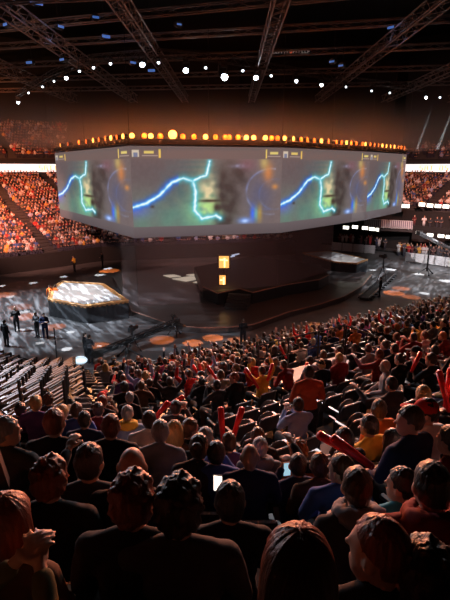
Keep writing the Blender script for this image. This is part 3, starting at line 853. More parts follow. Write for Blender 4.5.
    for pts, wd in ((BOLT, 1.0), (BR, .75)):
        d = segd(u, v, pts) + j
        mixc((.10, .38, .95) if u < .3 else (.25, .75, .80), .85 * math.exp(-(d / (.058 * wd)) ** 2) * (1 if u < .3 else .7))
        mixc((.45, .85, 1.0), .95 * math.exp(-(d / (.026 * wd)) ** 2)); mixc((.92, 1.0, 1.0), 1.1 * math.exp(-(d / (.013 * wd)) ** 2))
    mixc((.25, .16, .12), .8 * blob(u, v, .125, .30, .012, .02))
    g = .02 * nz(30, 8)
    return tuple(max(0, min(1, x + g)) for x in c)
GU, GV = 230, 110
PICC = []
for j in range(GV + 1):
    for i in range(GU + 1): PICC.append(s2l(pic(i / GU, j / GV)))
SCRM = attr_mat('screen_picture', .9, 1.0)
GAUZ = mat('grey_gauze', (.20, .18, .18), .9, nscale=20)
def panel(a, b, label, pict=True):
    root = thing('projection_screen', label, 'screen', ((a.x + b.x) / 2, (a.y + b.y) / 2, ZB), 0, 'screens of the hanging cube')
    o = Vector(root.location); dv = (b - a); n = Vector((dv.y, -dv.x)).normalized()
    mb = MB(); q = [a - n * .02, b - n * .02, b - n * .22, a - n * .22]
    mb.prism([(p.x - o.x, p.y - o.y) for p in q], 0, ZT - ZB); mb.obj('backing', GAUZ, root)
    mb = MB(); mb.tube((a.x - n.x * .1 - o.x, a.y - n.y * .1 - o.y, 0), (b.x - n.x * .1 - o.x, b.y - n.y * .1 - o.y, 0), .05); mb.obj('bottom_pipe', STEEL, root)
    if pict:
        vs = []; fs = []
        for j in range(GV + 1):
            for i in range(GU + 1):
                p = a.lerp(b, i / GU); vs.append((p.x - o.x, p.y - o.y, (ZT - ZB) * j / GV))
        for j in range(GV):
            for i in range(GU): k = j * (GU + 1) + i; fs.append((k, k + 1, k + GU + 2, k + GU + 1))
        me = bpy.data.meshes.new('picture'); me.from_pydata(vs, [], fs); at = me.color_attributes.new('Col', 'FLOAT_COLOR', 'POINT')
        fl = []
        for c in PICC: fl += [c[0], c[1], c[2], 1]
        at.data.foreach_set('color', fl); me.materials.append(SCRM); link('picture', me, root)
    return root
panel(CA, CB, 'leftmost screen of the hanging cube, seen sharply from the side')
panel(CB, CC, 'widest front screen of the hanging cube with the whole lightning picture')
panel(CC, CD, 'screen to the right of the widest front one on the hanging cube')
panel(CD, CE, 'narrow last screen at the right end of the hanging cube')
BK1, BK2 = Vector((8, 64.5)), Vector((-9, 61))
RINGP = [CA, CB, CC, CD, CE]

# ring truss above the screens
def truss(mb, p0, p1, size, r=.045, lace=True, n=6, step=None):
    p0, p1 = Vector(p0), Vector(p1); a = (p1 - p0); L = a.length; a.normalize()
    side = a.cross(Vector((0, 0, 1))).normalized() * size / 2; up = side.cross(a).normalized() * size / 2
    cs = [side + up, side - up, -side - up, -side + up]
    for c in cs: mb.tube(p0 + c, p1 + c, r, r, n)
    if lace:
        k = max(2, int(L / (step or size * 1.3)))
        for f in range(4):
            for q in range(k):
                A, B = (cs[f], cs[(f + 1) % 4]) if q % 2 else (cs[(f + 1) % 4], cs[f])
                mb.tube(p0 + a * (L * q / k) + A, p0 + a * (L * (q + 1) / k) + B, r * .6, r * .6, 4)
rt = thing('ring_truss', 'black ring truss along the top of the hanging screens carrying orange lamps', 'truss', (CB.x, CB.y, ZT + .1))
for a, b in zip(RINGP, RINGP[1:]):
    mb = MB(); nn = Vector(((b - a).y, -(b - a).x)).normalized() * .0
    truss(mb, (a.x - CB.x, a.y - CB.y, .20), (b.x - CB.x, b.y - CB.y, .20), .32); 
    mb.box(None, ((b - a).length, .10, .30), M=Matrix.Translation(((a.x + b.x) / 2 - CB.x, (a.y + b.y) / 2 - CB.y, .2)) @ Matrix.Rotation(math.atan2((b - a).y, (b - a).x), 4, 'Z'))
    mb.obj('truss_segment', BLACK, rt)
# orange lamps
AMB = mat('amber_lens', (.9, .4, .05), .3, emit=(1.0, .13, .010), es=2.3)
AMB2 = mat('bright_amber_lens', (.9, .5, .1), .3, emit=(1.0, .36, .06), es=6)
def lamp_meshes(r):
    b = MB(); b.tube((0, 0, 0), (0, .34, 0), r * 1.12, r * .8, 16); b.ell((0, .34, 0), (r * .8, .09, r * .8), 14, 8); b.tube((0, -.02, 0), (0, .03, 0), r * 1.2, r * 1.2, 16)
    l = MB(); l.ell((0, -.015, 0), (r, .05, r), 16, 8)
    y = MB(); y.path([(-r * 1.3, .15, 0), (-r * 1.3, .15, -r * 1.7), (r * 1.3, .15, -r * 1.7), (r * 1.3, .15, 0)], .025); y.tube((0, .15, -r * 1.7), (0, .15, -r * 1.7 - .12), .04)
    return b.mesh('lamp_can', BLACK), l.mesh('lamp_lens', AMB, True), y.mesh('lamp_yoke', STEEL)
LMP = lamp_meshes(.185); BIG = lamp_meshes(.31)
LXS = [62, 69.5, 80.5, 88, 95, 100.5, 107, 113, 118.5, 125, 132, 144, 151, 160, 172.5, 183, 194, 205, 215, 225, 229, 238, 246, 253, 265, 271, 277, 283, 292, 299.5, 306, 312.5, 320, 327, 335, 340, 345, 350, 355, 361, 364, 369, 373, 377, 381, 385, 389, 393, 397, 400, 403]
def on_ring(px):
    best = None
    for a, b in zip(RINGP, RINGP[1:]):
        for q in range(201):
            p = a.lerp(b, q / 200); e = abs(proj(p.x, p.y, 12.6)[0] - px)
            if best is None or e < best[0]: best = (e, p, b - a)
    return best[1], best[2]
HOT = {172.5, 151, 205, 265, 125, 283, 320, 292}
for x in LXS:
    p, dv = on_ring(x); hot = x == 172.5; mm = BIG if hot else LMP
    n = Vector((dv.y, -dv.x)).normalized()
    o = thing('ring_lamp', 'largest and brightest amber lamp on the ring above the widest front screen' if hot else 'small amber can lamp standing on the ring truss above the screens', 'stage light', (p.x + n.x * .12, p.y + n.y * .12, 12.86 if hot else 12.74), math.atan2(n.x, -n.y) + R.uniform(-.2, .2), None if hot else 'amber lamps on the ring truss')
    link('can', mm[0], o); l = link('lens', mm[1], o); link('yoke', mm[2], o)
    setm(l, AMB2 if x in HOT or R.random() < .25 else AMB)

# gauze below the screens
gz = bpy.data.materials.new('stage_gauze'); gz.use_nodes = True
nt = gz.node_tree; nt.nodes.remove(nt.nodes['Principled BSDF']); out = nt.nodes['Material Output']
tr = nt.nodes.new('ShaderNodeBsdfTransparent'); tr.inputs[0].default_value = (.84, .78, .77, 1); df = nt.nodes.new('ShaderNodeBsdfDiffuse'); df.inputs[0].default_value = (.34, .25, .25, 1); mx = nt.nodes.new('ShaderNodeMixShader'); mx.inputs[0].default_value = .32
nt.links.new(tr.outputs[0], mx.inputs[1]); nt.links.new(df.outputs[0], mx.inputs[2]); nt.links.new(mx.outputs[0], out.inputs[0])
def gauze(a, b, z0, label, z1=ZB - .07):
    n = Vector(((b - a).y, -(b - a).x)).normalized(); nu = int((b - a).length * 3); mb = MB(); vs = []
    for k in range(nu + 1):
        p = a.lerp(b, k / nu) - n * (.12 + .02 * math.sin(k * 1.3)); vs += [(p.x, p.y, z0), (p.x, p.y, z1)]
    mb.add(vs, [(2 * k, 2 * k + 2, 2 * k + 3, 2 * k + 1) for k in range(nu)])
    o = mb.obj('gauze_curtain', gz); tag(o, label, 'curtain')
def at_px(a, b, px, z=3):
    return min((a.lerp(b, q / 400) for q in range(401)), key=lambda p: abs(proj(p.x, p.y, z)[0] - px))
gauze(at_px(CA, CB, 120), CB.lerp(CA, .004), .42, 'narrow see-through gauze strip hanging below the leftmost screen')
gauze(CB.lerp(CC, .004), at_px(CB, CC, 200), .42, 'see-through reddish gauze on the left half below the widest front screen')
gauze(at_px(CB, CC, 200.1), CC.lerp(CB, .004), 1.33, 'see-through reddish gauze over the raised stage below the widest front screen')
gauze(CC.lerp(CD, .004), at_px(CC, CD, 333), 1.33, 'see-through gauze hanging right of the widest front screen')

# ------------------------------------------------------------------ stage
def upoly(pts, z): return [unproj_z(x, y, z) for x, y in pts]
PL = upoly([(132, 311), (150, 317), (175, 325), (200, 327.5), (228, 327), (253, 324.5), (290, 311.5), (320, 304), (345, 296), (362, 286), (372, 274)], .4)
PL = [p.xy for p in PL] + [Vector((10, 54)), Vector((-4, 53)), Vector((-11, 46))]
st = thing('stage_plinth', 'low dark round plinth under the central stage', 'stage', (0, 40, 0))
loc = lambda ps, o=(0, 40): [(p[0] - o[0], p[1] - o[1]) for p in ps]
PLM = mat('stage_vinyl', (.045, .036, .034), .30, nscale=.5, namt=.4)
mb = MB(); mb.prism(loc(PL), 0, .38); mb.obj('deck', PLM, st)
EDG = mat('copper_trim', (.30, .16, .12), .4, .3, nscale=6)
mb = MB(); mb.path([(p[0], p[1], .385) for p in loc(PL[:11])], .045); mb.obj('edge_trim', EDG, st)
UP = [p.xy for p in upoly([(203, 287), (217.5, 293.5), (240, 289), (252.5, 292.7), (287, 284.8), (319, 279.7), (329, 275)], 1.3)]
UPB = UP + [Vector((9.5, 47)), Vector((3, 52)), Vector((-3, 46))]
us = thing('upper_stage', 'black raised play stage behind the gauze with copper edge', 'stage', (0, 40, .4))
mb = MB(); mb.prism(loc(UPB), 0.0, .90); mb.obj('platform', BLACK, us)
mb = MB(); mb.path([(p[0], p[1], .91) for p in loc(UP)], .05); mb.obj('edge_trim', EDG, us)
# stairs up to it
sp = unproj_z(236, 309, .4); a = thing('stage_steps', 'short black flight of steps up to the raised stage', 'stairs', (sp.x, sp.y, .4), -.25)
for k in range(5):
    mb = MB(); mb.box((0, .28 * k, .09 + .09 * k), (1.7, .27, .18 + .18 * k - .02)); mb.box((0, .28 * k - .13, .17 + .18 * k), (1.7, .02, .02)); mb.obj('step', STEEL, a)
# team platforms
def platform(px, z, label, bottom_skirt=True, border=1.0):
    P = [p.xy for p in upoly(px, z)]; c = sum(P, Vector((0, 0))) / len(P); o = thing('team_platform', label, 'platform', (c.x, c.y, 0))
    Q = [p - c for p in P]; n = len(Q); mb = MB(); m = 24; vs = []
    for k in range(n):
        a, b = Q[k], Q[(k + 1) % n]; nr = Vector(((b - a).y, -(b - a).x)).normalized()
        for j in range(m):
            p = a.lerp(b, j / m); w = .05 * math.sin(j * 2.4); vs += [(p.x + nr.x * w * .3, p.y + nr.y * w * .3, z - .08), (p.x * 1.0 + nr.x * w, p.y + nr.y * w, .01)]
    K = len(vs) // 2; mb.add(vs, [(2 * k, 2 * k + 1, (2 * k + 3) % (2 * K), (2 * k + 2) % (2 * K)) for k in range(K)]); mb.obj('skirt', SKIRT, o, True)
    mb = MB(); mb.prism(Q, z - .14, z); mb.obj('frame', WOOD, o)
    mb = MB(); mb.prism([q * border for q in Q], z + .001, z + .03); mb.obj('top_panel', TOPM, o)
    mb = MB(); mb.path([(q.x, q.y, z + .02) for q in Q + [Q[0]]], .05); mb.obj('edge_trim', WOOD, o)
    return o, c
TOPM = mat('pale_stage_top', (.50, .47, .45), .35, nscale=.55, namt=.45)
pl1, c1 = platform([(48, 299.5), (50.5, 289), (62, 281.5), (104, 284), (128.5, 301), (86, 306.5)], 1.27, 'hexagonal platform with white lit top and black skirt left of the gauze', border=.86)
pl2, c2 = platform([(302.5, 253), (329, 251), (367.5, 259.5), (357, 263.5), (335, 262)], 1.36, 'white topped black skirted platform right of the gauze', border=.93)
# lit floor tiles seen through the gauze
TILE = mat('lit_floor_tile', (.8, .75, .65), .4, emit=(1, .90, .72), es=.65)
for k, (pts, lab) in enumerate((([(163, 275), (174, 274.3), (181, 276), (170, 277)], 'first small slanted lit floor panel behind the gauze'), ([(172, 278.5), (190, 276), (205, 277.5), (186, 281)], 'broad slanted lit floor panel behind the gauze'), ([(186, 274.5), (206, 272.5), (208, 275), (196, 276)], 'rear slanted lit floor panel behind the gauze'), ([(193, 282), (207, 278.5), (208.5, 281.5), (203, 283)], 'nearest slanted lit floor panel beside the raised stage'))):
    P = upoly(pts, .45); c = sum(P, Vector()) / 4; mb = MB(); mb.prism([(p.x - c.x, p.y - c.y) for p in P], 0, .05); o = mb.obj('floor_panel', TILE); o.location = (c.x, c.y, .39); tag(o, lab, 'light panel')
# amber sign and its case on the stage
sgp = unproj_d(224, 262, 41)
sg = thing('amber_sign', 'small glowing amber sign in a dark frame behind the gauze', 'sign', (sgp.x, sgp.y, 0))
mb = MB(); mb.box((0, .1, sgp.z), (1.1, .14, 1.25)); mb.obj('frame', BLACK, sg)
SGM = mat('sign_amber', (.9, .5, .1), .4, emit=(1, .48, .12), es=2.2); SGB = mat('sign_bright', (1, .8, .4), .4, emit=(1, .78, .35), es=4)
mb = MB(); mb.box((0, .0, sgp.z), (.85, .06, 1.02)); mb.obj('lit_face', SGM, sg)
mb = MB(); mb.box((.05, -.05, sgp.z - .05), (.12, .04, .8)); mb.box((-.2, -.05, sgp.z + .2), (.35, .04, .1)); mb.box((.22, -.05, sgp.z + .15), (.2, .04, .1)); mb.obj('emblem', SGB, sg)
mb = MB(); mb.box((0, .12, (sgp.z - .6 + 1.3) / 2), (.16, .12, sgp.z - 1.9)); mb.obj('post', BLACK, sg)
sg2p = unproj_d(222.5, 280, 38.6)  # the sign's reflection in the stage floor, built as a glowing panel
sg2 = thing('amber_reflection', 'smaller glowing panel built as the amber sign reflection in the stage floor', 'sign', (sg2p.x, sg2p.y, 0))
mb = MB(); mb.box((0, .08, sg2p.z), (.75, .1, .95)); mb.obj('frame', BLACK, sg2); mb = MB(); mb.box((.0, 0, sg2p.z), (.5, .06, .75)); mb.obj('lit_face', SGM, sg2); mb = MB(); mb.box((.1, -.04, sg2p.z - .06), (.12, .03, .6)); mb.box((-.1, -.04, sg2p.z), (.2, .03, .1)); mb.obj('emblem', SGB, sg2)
BLUB = mat('bluish_tube', (.6, .7, .9), .4, emit=(.62, .75, 1), es=1.0)
for (x, y, L, lab) in ((230, 257, 1.0, 'lower bluish light tube beside the amber sign'), (235.5, 254.7, .8, 'upper bluish light tube beside the amber sign')):
    p = unproj_d(x, y, 50); mb = MB(); mb.tube((-L / 2, 0, -.07), (L / 2, 0, .1), .07); o = mb.obj('light_tube', BLUB); o.location = p; tag(o, lab, 'light')

# ------------------------------------------------------------------ camera cranes and floor kit
def crane(tail, tip, base, label, hang=True):
    o = thing('camera_crane', label, 'camera crane', (base.x, base.y, 0)); B = Vector((base.x, base.y, 0))
    a, b = tail - B, tip - B; d = (b - a).normalized(); Y = Vector((0, 0, 1)); L = (b - a).length
    side = d.cross(Y).normalized(); up = side.cross(d)
    mb = MB(); truss(mb, a, b, .26, .035, True, 6); mb.tube(a, b, .15, .11, 10); mb.obj('arm', BLACK, o)
    mb = MB(); mb.box(None, (.5, .34, .42), M=Matrix.Translation(a) @ Matrix.Rotation(math.atan2(d.y, d.x), 4, 'Z')); mb.tube(a - d * .3, a + d * .6, .14); mb.obj('counterweight', STEEL, o)
    mb = MB(); mb.box(None, (.36, .24, .24), M=Matrix.Translation(b + Vector((0, 0, -.42))) @ Matrix.Rotation(.7, 4, 'Z')); mb.tube(b + Vector((.1, .1, -.42)), b + Vector((.32, .3, -.45)), .08, .1, 12); cm = mb.obj('camera', BLACK, o)
    mb = MB(); mb.tube(b, b + Vector((0, 0, -.2)), .07); mb.path([b + Vector((-.2, 0, -.2)), b + Vector((.2, 0, -.2)), b + Vector((.2, 0, -.5))], .03); mb.obj('remote_head', STEEL, cm)
    t = (B - Vector((base.x, base.y, 0)));  pv = a + d * (L * .33); pv2 = Vector((pv.x, pv.y, 0))
    mb = MB(); mb.tube(pv2 + Vector((0, 0, .35)), pv - up * .1, .09, .07, 10); mb.obj('column', STEEL, o)
    for k in range(3):
        an = 2.1 * k + .4; f = pv2 + Vector((math.cos(an) * .8, math.sin(an) * .8, .05)); mb = MB(); mb.tube(pv2 + Vector((0, 0, .75)), f, .045); mb.ell(f, (.09, .09, .09), 10, 6); mb.obj('leg', BLACK, o)
    return o
crane(unproj_d(97.5, 353, 26.2), unproj_d(179, 320.5, 29.5), unproj_z(124, 366, 0), 'long black camera crane reaching over the floor beside the hexagonal platform')
def dolly(a, b):
    o = thing('camera_track', 'long grey camera track with a camera head at its far end', 'camera track', ((a.x + b.x) / 2, (a.y + b.y) / 2, 0), math.atan2((b - a).y, (b - a).x)); L = (b - a).length
    for y in (-.42, .42): mb = MB(); mb.box((0, y, .28), (L, .10, .14)); mb.obj('rail', GREYM, o)
    mb = MB(); mb.box((0, 0, .12), (L, .7, .20)); mb.obj('bed', BLACK, o)
    for k in range(12): mb = MB(); mb.box((-L / 2 + L * (k + .5) / 12, 0, .05), (.12, 1.2, .10)); mb.obj('sleeper', STEEL, o)
    return o
dolly(unproj_z(364, 298, .2), unproj_z(392, 273, .2))
def pedestal(p, label, h=1.55, rz=0, M=BLACK):
    o = thing('camera_pedestal', label, 'video camera', p, rz)
    for k in range(3):
        an = 2 * PI * k / 3 + .5; mb = MB(); mb.tube((0, 0, h * .72), (math.cos(an) * .5, math.sin(an) * .5, .02), .03); mb.obj('leg', M, o)
    mb = MB(); mb.tube((0, 0, h * .6), (0, 0, h), .06); mb.obj('column', M, o)
    mb = MB(); mb.box((0, 0, h + .14), (.20, .52, .26)); mb.box((0, -.1, h + .33), (.05, .3, .12)); mb.obj('camera', M, o)
    mb = MB(); mb.tube((0, .26, h + .14), (0, .52, h + .14), .10, .13, 14); mb.obj('lens', STEEL, o)
    mb = MB(); mb.tube((.1, -.2, h - .0), (.25, -.75, h - .15), .02); mb.obj('pan_handle', STEEL, o); return o
q = unproj_z(382, 281, .38); pedestal((q.x, q.y, .36), 'video camera on a tall tripod beside the grey camera track', 2.2, .6)
q = unproj_z(133, 352, 0); pedestal((q.x, q.y, 0), 'video camera on tripod under the long crane arm', 1.3, -.4)
q = unproj_z(175, 336, 0); pedestal((q.x, q.y, 0), 'video camera on tripod at the tip of the long crane', 1.1, .4)

def crew(px, py, label, pose='stand', top='black', yaw=0, trous=0, hc='dark brown', fem=False, hair='short'):
    q = unproj_z(px, py, 0); return person((q.x, q.y, .0), yaw, pose, fem, top, hair, hc, 0, trous, 1.0, None, label)
crew(7, 347, 'crew person in black standing alone at the edge of the floor', yaw=-.4)
crew(17.5, 332, 'crew person in black standing beside the white floor spot', 'cross', yaw=.5)
crew(38, 337.5, 'crew person in charcoal with grey trousers standing before the platform', 'cross', 'charcoal', 2.6, 2)
crew(46, 339, 'crew person in navy with folded arms standing before the platform', 'cross', 'navy', -2.8, 1)
crew(51.5, 306, 'crew person in orange vest at the corner of the hexagonal platform', 'stand', 'orange', .6)
crew(57, 306, 'crew person in orange vest walking toward the hexagonal platform', 'stand', 'orange', -.6)
crew(86.5, 362, 'camera operator in black standing by the tail of the crane', 'stand', 'black', -1.0)
crew(379.5, 297, 'crew person in black standing beside the grey camera track', 'stand', 'black', 1.2)
crew(243, 346, 'stage photographer in black at the rail of the front rows', 'phone' if False else 'cross', 'black', .2)
crew(407, 256.5, 'steward in a yellow vest at the end of the right barriers', 'stand', 'yellow', 2.2)
crew(103, 268, 'crew person in black below the far left stand', 'cross', 'black', 2.0)
crew(75, 272, 'crew person in yellow vest below the far left stand', 'cross', 'yellow', 2.4)
crew(91, 364, 'crew person crouching in dark clothes by the crane', 'cross', 'charcoal', -.5)

# monitor glow at the front rail, microphone stand
q = unproj_z(82, 379, .0)
o = thing('floor_monitor', 'round white glowing lamp dome on a short stand by the front rail', 'lamp', (q.x, q.y, 0)); mb = MB(); mb.ell((0, 0, 1.05), (.36, .3, .2), 20, 12); mb.obj('dome', mat('dome_glow', (.7, .8, .85), .4, emit=(.62, .80, .9), es=.65), o); mb = MB(); mb.tube((0, 0, 0), (0, 0, .9), .06); mb.tube((0, 0, 0), (0, 0, .05), .3); mb.obj('stand', BLACK, o)
q = unproj_z(58.5, 374, 0.0); o = thing('tall_pole', 'tall thin black pole standing on the floor before the slatted seats', 'pole', (q.x, q.y, 0)); mb = MB(); mb.tube((0, 0, 0), (0, 0, 2.6), .03); mb.obj('shaft', BLACK, o); mb = MB(); mb.tube((0, 0, 0), (0, 0, .04), .28); mb.obj('base', BLACK, o)

# barriers on the right
def barrier(a, b, label):
    d = b - a; L = d.length; o = thing('crowd_barrier', label, 'barrier', ((a.x + b.x) / 2, (a.y + b.y) / 2, 0), math.atan2(d.y, d.x), 'white crowd barriers')
    mb = MB(); mb.path([(-L / 2, 0, .12), (-L / 2, 0, 1.1), (L / 2, 0, 1.1), (L / 2, 0, .12), (-L / 2, 0, .12)], .025); mb.obj('frame', WHITEP, o)
    mb = MB()
    for k in range(11): x = -L / 2 + L * (k + 1) / 12; mb.tube((x, 0, .12), (x, 0, 1.1), .04, .04, 5)
    mb.obj('bars', WHITEP, o)
    mb = MB(); mb.box((0, .06, .62), (L * .97, .012, .86)); mb.obj('banner', BANNER, o)
    for x in (-L * .35, L * .35): mb = MB(); mb.box((x, 0, .05), (.06, .6, .10)); mb.obj('foot', GREYM, o)
BANNER = mat('pale_banner', (.24, .22, .27), .7, nscale=1.5, namt=.35)
def run(a, b, n, lab):
    for k in range(n): barrier(a.lerp(b, k / n + .01), a.lerp(b, (k + 1) / n - .01), lab.format(ordw(k + 1)))
run(unproj_z(331, 250.5, 0).xy, unproj_z(375, 254.5, 0).xy, 4, '{} white barrier from the stage end of the farther fence')
run(unproj_z(404.5, 261.5, 0).xy, unproj_z(455, 268.5, 0).xy, 5, '{} white barrier from the stage end of the nearer fence')
# balcony on the right
A1, A2, A3 = Vector((18.4, 64.2)), Vector((23.8, 61.2)), Vector((32, 54.2))
mb = MB(); mb.prism([A1, A2, A3, A3 + Vector((1.2, 1.5)), A2 + Vector((1.2, 1.5)), A1 + Vector((1.2, 1.5))], 2.7, 3.0); struct(mb, 'floor_balcony', CONC)
mb = MB(); mb.prism([A2, A3, A3 + Vector((.15, .2)), A2 + Vector((.15, .2))], 1.6, 3.55); o = struct(mb, 'wall_balcony', WALLM)
for k in range(2): 
    a = A1.lerp(A2, k / 2 + .01); b = A1.lerp(A2, (k + 1) / 2 - .01); barrier(a, b, ('first', 'second')[k] + ' white barrier on the balcony edge under the last screen')
for o in [o for o in SC.objects if o.get('label', '').endswith('under the last screen') and o.get('category') == 'barrier']: o.location.z = 3.0
# row of square work lamps on the right stand
WLM = mat('work_lamp_glow', (.9, .9, .85), .4, emit=(1, .95, .82), es=3.2)
def flood(p, rz, label, w=.75, h=.42):
    o = thing('flood_lamp', label, 'lamp', p, rz, 'flood lamps on the right stand'); mb = MB(); mb.box((0, .08, 0), (w + .1, .16, h + .1)); mb.obj('housing', BLACK, o); mb = MB(); mb.box((0, -.01, 0), (w, .03, h)); mb.obj('lens', WLM, o); mb = MB(); mb.path([(-w * .55, .08, 0), (-w * .55, .08, -h * .9), (w * .55, .08, -h * .9), (w * .55, .08, 0)], .03); mb.obj('bracket', STEEL, o)
for k, (x, y) in enumerate(((398, 203), (405.5, 206), (422, 204.5), (430, 205.5), (438, 206), (446, 206.5))):
    P = unproj_d(x, y, 60); flood(P, -.75, f'{ordw(k + 1)} square flood lamp along the front of the right-hand crowd', .75 if k != 1 else 1.0, .42)
for k, (x, y) in enumerate(((346, 227.5), (355, 227), (365, 228), (372, 229), (376, 229.5), (419, 232.5), (430, 235), (441, 236), (449, 237))):
    P = unproj_d(x, y, 57); flood(P, -.7, f'{ordw(k + 1)} square flood lamp under the right-hand balcony counting away from the stage', .7, .36)
o = crane(unproj_d(419, 233, 50), unproj_d(456, 252, 46), unproj_z(431, 262, 0), 'pale grey camera crane slanting above the right-hand barriers')
for c in o.children:
    if c.name.startswith('arm'): c.data.materials[0] = GREYM

# ------------------------------------------------------------------ rails, landing, stairs of the near tier
def rail(pts, label, hgt=1.05, posts=True, lower=True):
    c = Vector(pts[0]); o = thing('guard_rail', label, 'railing', c); loc_ = [Vector(p) - c for p in pts]; U_ = Vector((0, 0, hgt))
    mb = MB(); mb.path([p + U_ for p in loc_], .025); mb.obj('top_rail', STEEL, o)
    if lower: mb = MB(); mb.path([p + U_ * .5 for p in loc_], .018); mb.obj('mid_rail', STEEL, o)
    for p in loc_: mb = MB(); mb.tube(p, p + U_, .025); mb.obj('post', STEEL, o)
    return o
def B3(i, t, s, z=None):
    p = NT.p[1 if i == 0 else 2] if i != 1 else NT.p[1]
    q = p + NT.d[i] * t + NT.n[i] * s; return Vector((q.x, q.y, zn(s) if z is None else z))
rail([B3(0, -.3 - 2.2 * k, .05, 1.5) for k in range(12)], 'long dark rail with posts along the front of the sloping rows')
rail([B3(2, .3 + 1.5 * k, .05, 1.5) for k in range(8)], 'dark rail with posts in front of the slatted seats')
mb = MB(); L0 = NT.line(.02)
for i in range(3): mb.add([(L0[i].x, L0[i].y, 0), (L0[i + 1].x, L0[i + 1].y, 0), (L0[i + 1].x, L0[i + 1].y, 1.5), (L0[i].x, L0[i].y, 1.5)], [(0, 1, 2, 3)])
struct(mb, 'wall_near_front', WALLM)

# slatted seats of the left block
SLM = mat('worn_slat', (.27, .19, .14), .5, nscale=12)
def slat_meshes():
    f = MB(); f.box((-.25, -.2, .62), (.05, .06, 1.24)); f.box((0, -.2, .30), (.46, .04, .06)); f.box((0, -.2, 1.2), (.46, .04, .04))
    l = MB()
    for j in range(5): l.box(None, (.52, .05, .065), M=Matrix.Translation((0, -.2 - .03 * j, .5 + .17 * j)))
    p = MB(); p.box((0, .02, .46), (.44, .36, .05)); p.box((.2, .1, .22), (.05, .05, .44)); p.box((-.2, .1, .22), (.05, .05, .44))
    return f.mesh('slat_frame', BLACK), l.mesh('slats', SLM), p.mesh('slat_pan', SEATM)
SLMS = slat_meshes()
rs = {}
for (x, y, z, yaw, px, py) in sorted(SLAT, key=lambda a: (a[1], a[0])):
    k = min(range(len(NROWS)), key=lambda j: abs(NROWS[j] - near_s(x, y))); rs[k] = rs.get(k, 0) + 1
    o = thing('slatted_seat', f'empty slatted seat with amber lit back bars, {ordw(rs[k])} from left in {ordw(k + 1)} row up', 'seat', (x, y, z), math.radians(-113), 'slatted seats by the floor')
    link('frame', SLMS[0], o); link('slats', SLMS[1], o); link('seat_pan', SLMS[2], o)
# landing in the sloping block
n0, d0 = NT.n[0], NT.d[0]; zl = zn(ls) + .30
mb = MB(); mb.prism([(lp.xy + d0 * a + n0 * b) for a, b in ((-1.8, -.95), (1.8, -.95), (1.8, .95), (-1.8, .95))], zl - 1.0, zl)
struct(mb, 'floor_landing', mat('pale_concrete', (.20, .19, .19), .6, nscale=3))
o = thing('hazard_strip', 'yellow hazard strip on the edge of the concrete landing', 'marking', Vector((*(lp.xy + n0 * .8), zl)))
mb = MB()
for j in range(6): p = d0 * (-.9 + j * .36); mb.box((p.x, p.y, .012), (.24, .14, .02), math.atan2(d0.y, d0.x) + .3)
mb.obj('strip', YEL, o)
lq = lambda a, b: Vector((*(lp.xy + d0 * a + n0 * b), zl))
rail([lq(-1.7, -.9), lq(-.6, -.9), lq(.6, -.9), lq(1.7, -.9)], 'dark guard rail on the arena side of the concrete landing')
rail([lq(-1.75, .9), lq(-1.75, 0), lq(-1.75, -.85)], 'dark guard rail on the right end of the concrete landing')

# ------------------------------------------------------------------ roof steel
TZ = 19.6
def truss_thing(p0, p1, size, label, grp='roof trusses', name='roof_truss', m=TRUSSM, r=.055, step=None):
    c = (Vector(p0) + Vector(p1)) / 2; o = thing(name, label, 'truss', c, 0, grp); a, b = Vector(p0) - c, Vector(p1) - c
    d = (b - a).normalized(); L = (b - a).length; side = d.cross(Vector((0, 0, 1))).normalized() * size / 2; up = Vector((0, 0, 1)) * size / 2
    for s_ in (side + up, side - up, -side - up, -side + up):
        mb = MB(); mb.tube(a + s_, b + s_, r, r, 6); mb.obj('chord', m, o)
    mb = MB(); cs = [side + up, side - up, -side - up, -side + up]; k = max(2, int(L / (step or size * 1.2)))
    for f in range(4):
        for q in range(k):
            A, B = (cs[f], cs[(f + 1) % 4]) if q % 2 else (cs[(f + 1) % 4], cs[f]); mb.tube(a + d * (L * q / k) + A, a + d * (L * (q + 1) / k) + B, r * .55, r * .55, 4)
    mb.obj('lacing', m, o); return o
for x, lab in ((-21, 'far left'), (-12.9, 'second from left'), (-6.0, 'third from left'), (3, 'fourth from left'), (12, 'fifth from left'), (21, 'sixth from left'), (30, 'rightmost')):
    truss_thing((x, 22, TZ), (x + .6, 70, TZ), .9 if x < -10 else .8, lab + ' long roof truss running away overhead')
for y0, y1, z, lab in ((31.5, 28.8, 19.9, 'nearest'), (39.5, 33.5, 20.6, 'second'), (44.5, 40.0, 20.6, 'third'), (52, 48, 20.6, 'fourth'), (60, 57, 20.6, 'fifth'), (68, 66, 20.6, 'farthest')):
    truss_thing((-34, y0 + (y0 - y1) * .9, z), (32, y1 - (y0 - y1) * 1.4, z), .42, lab + ' thin cross truss spanning the roof from side to side', r=.05, step=1.2)
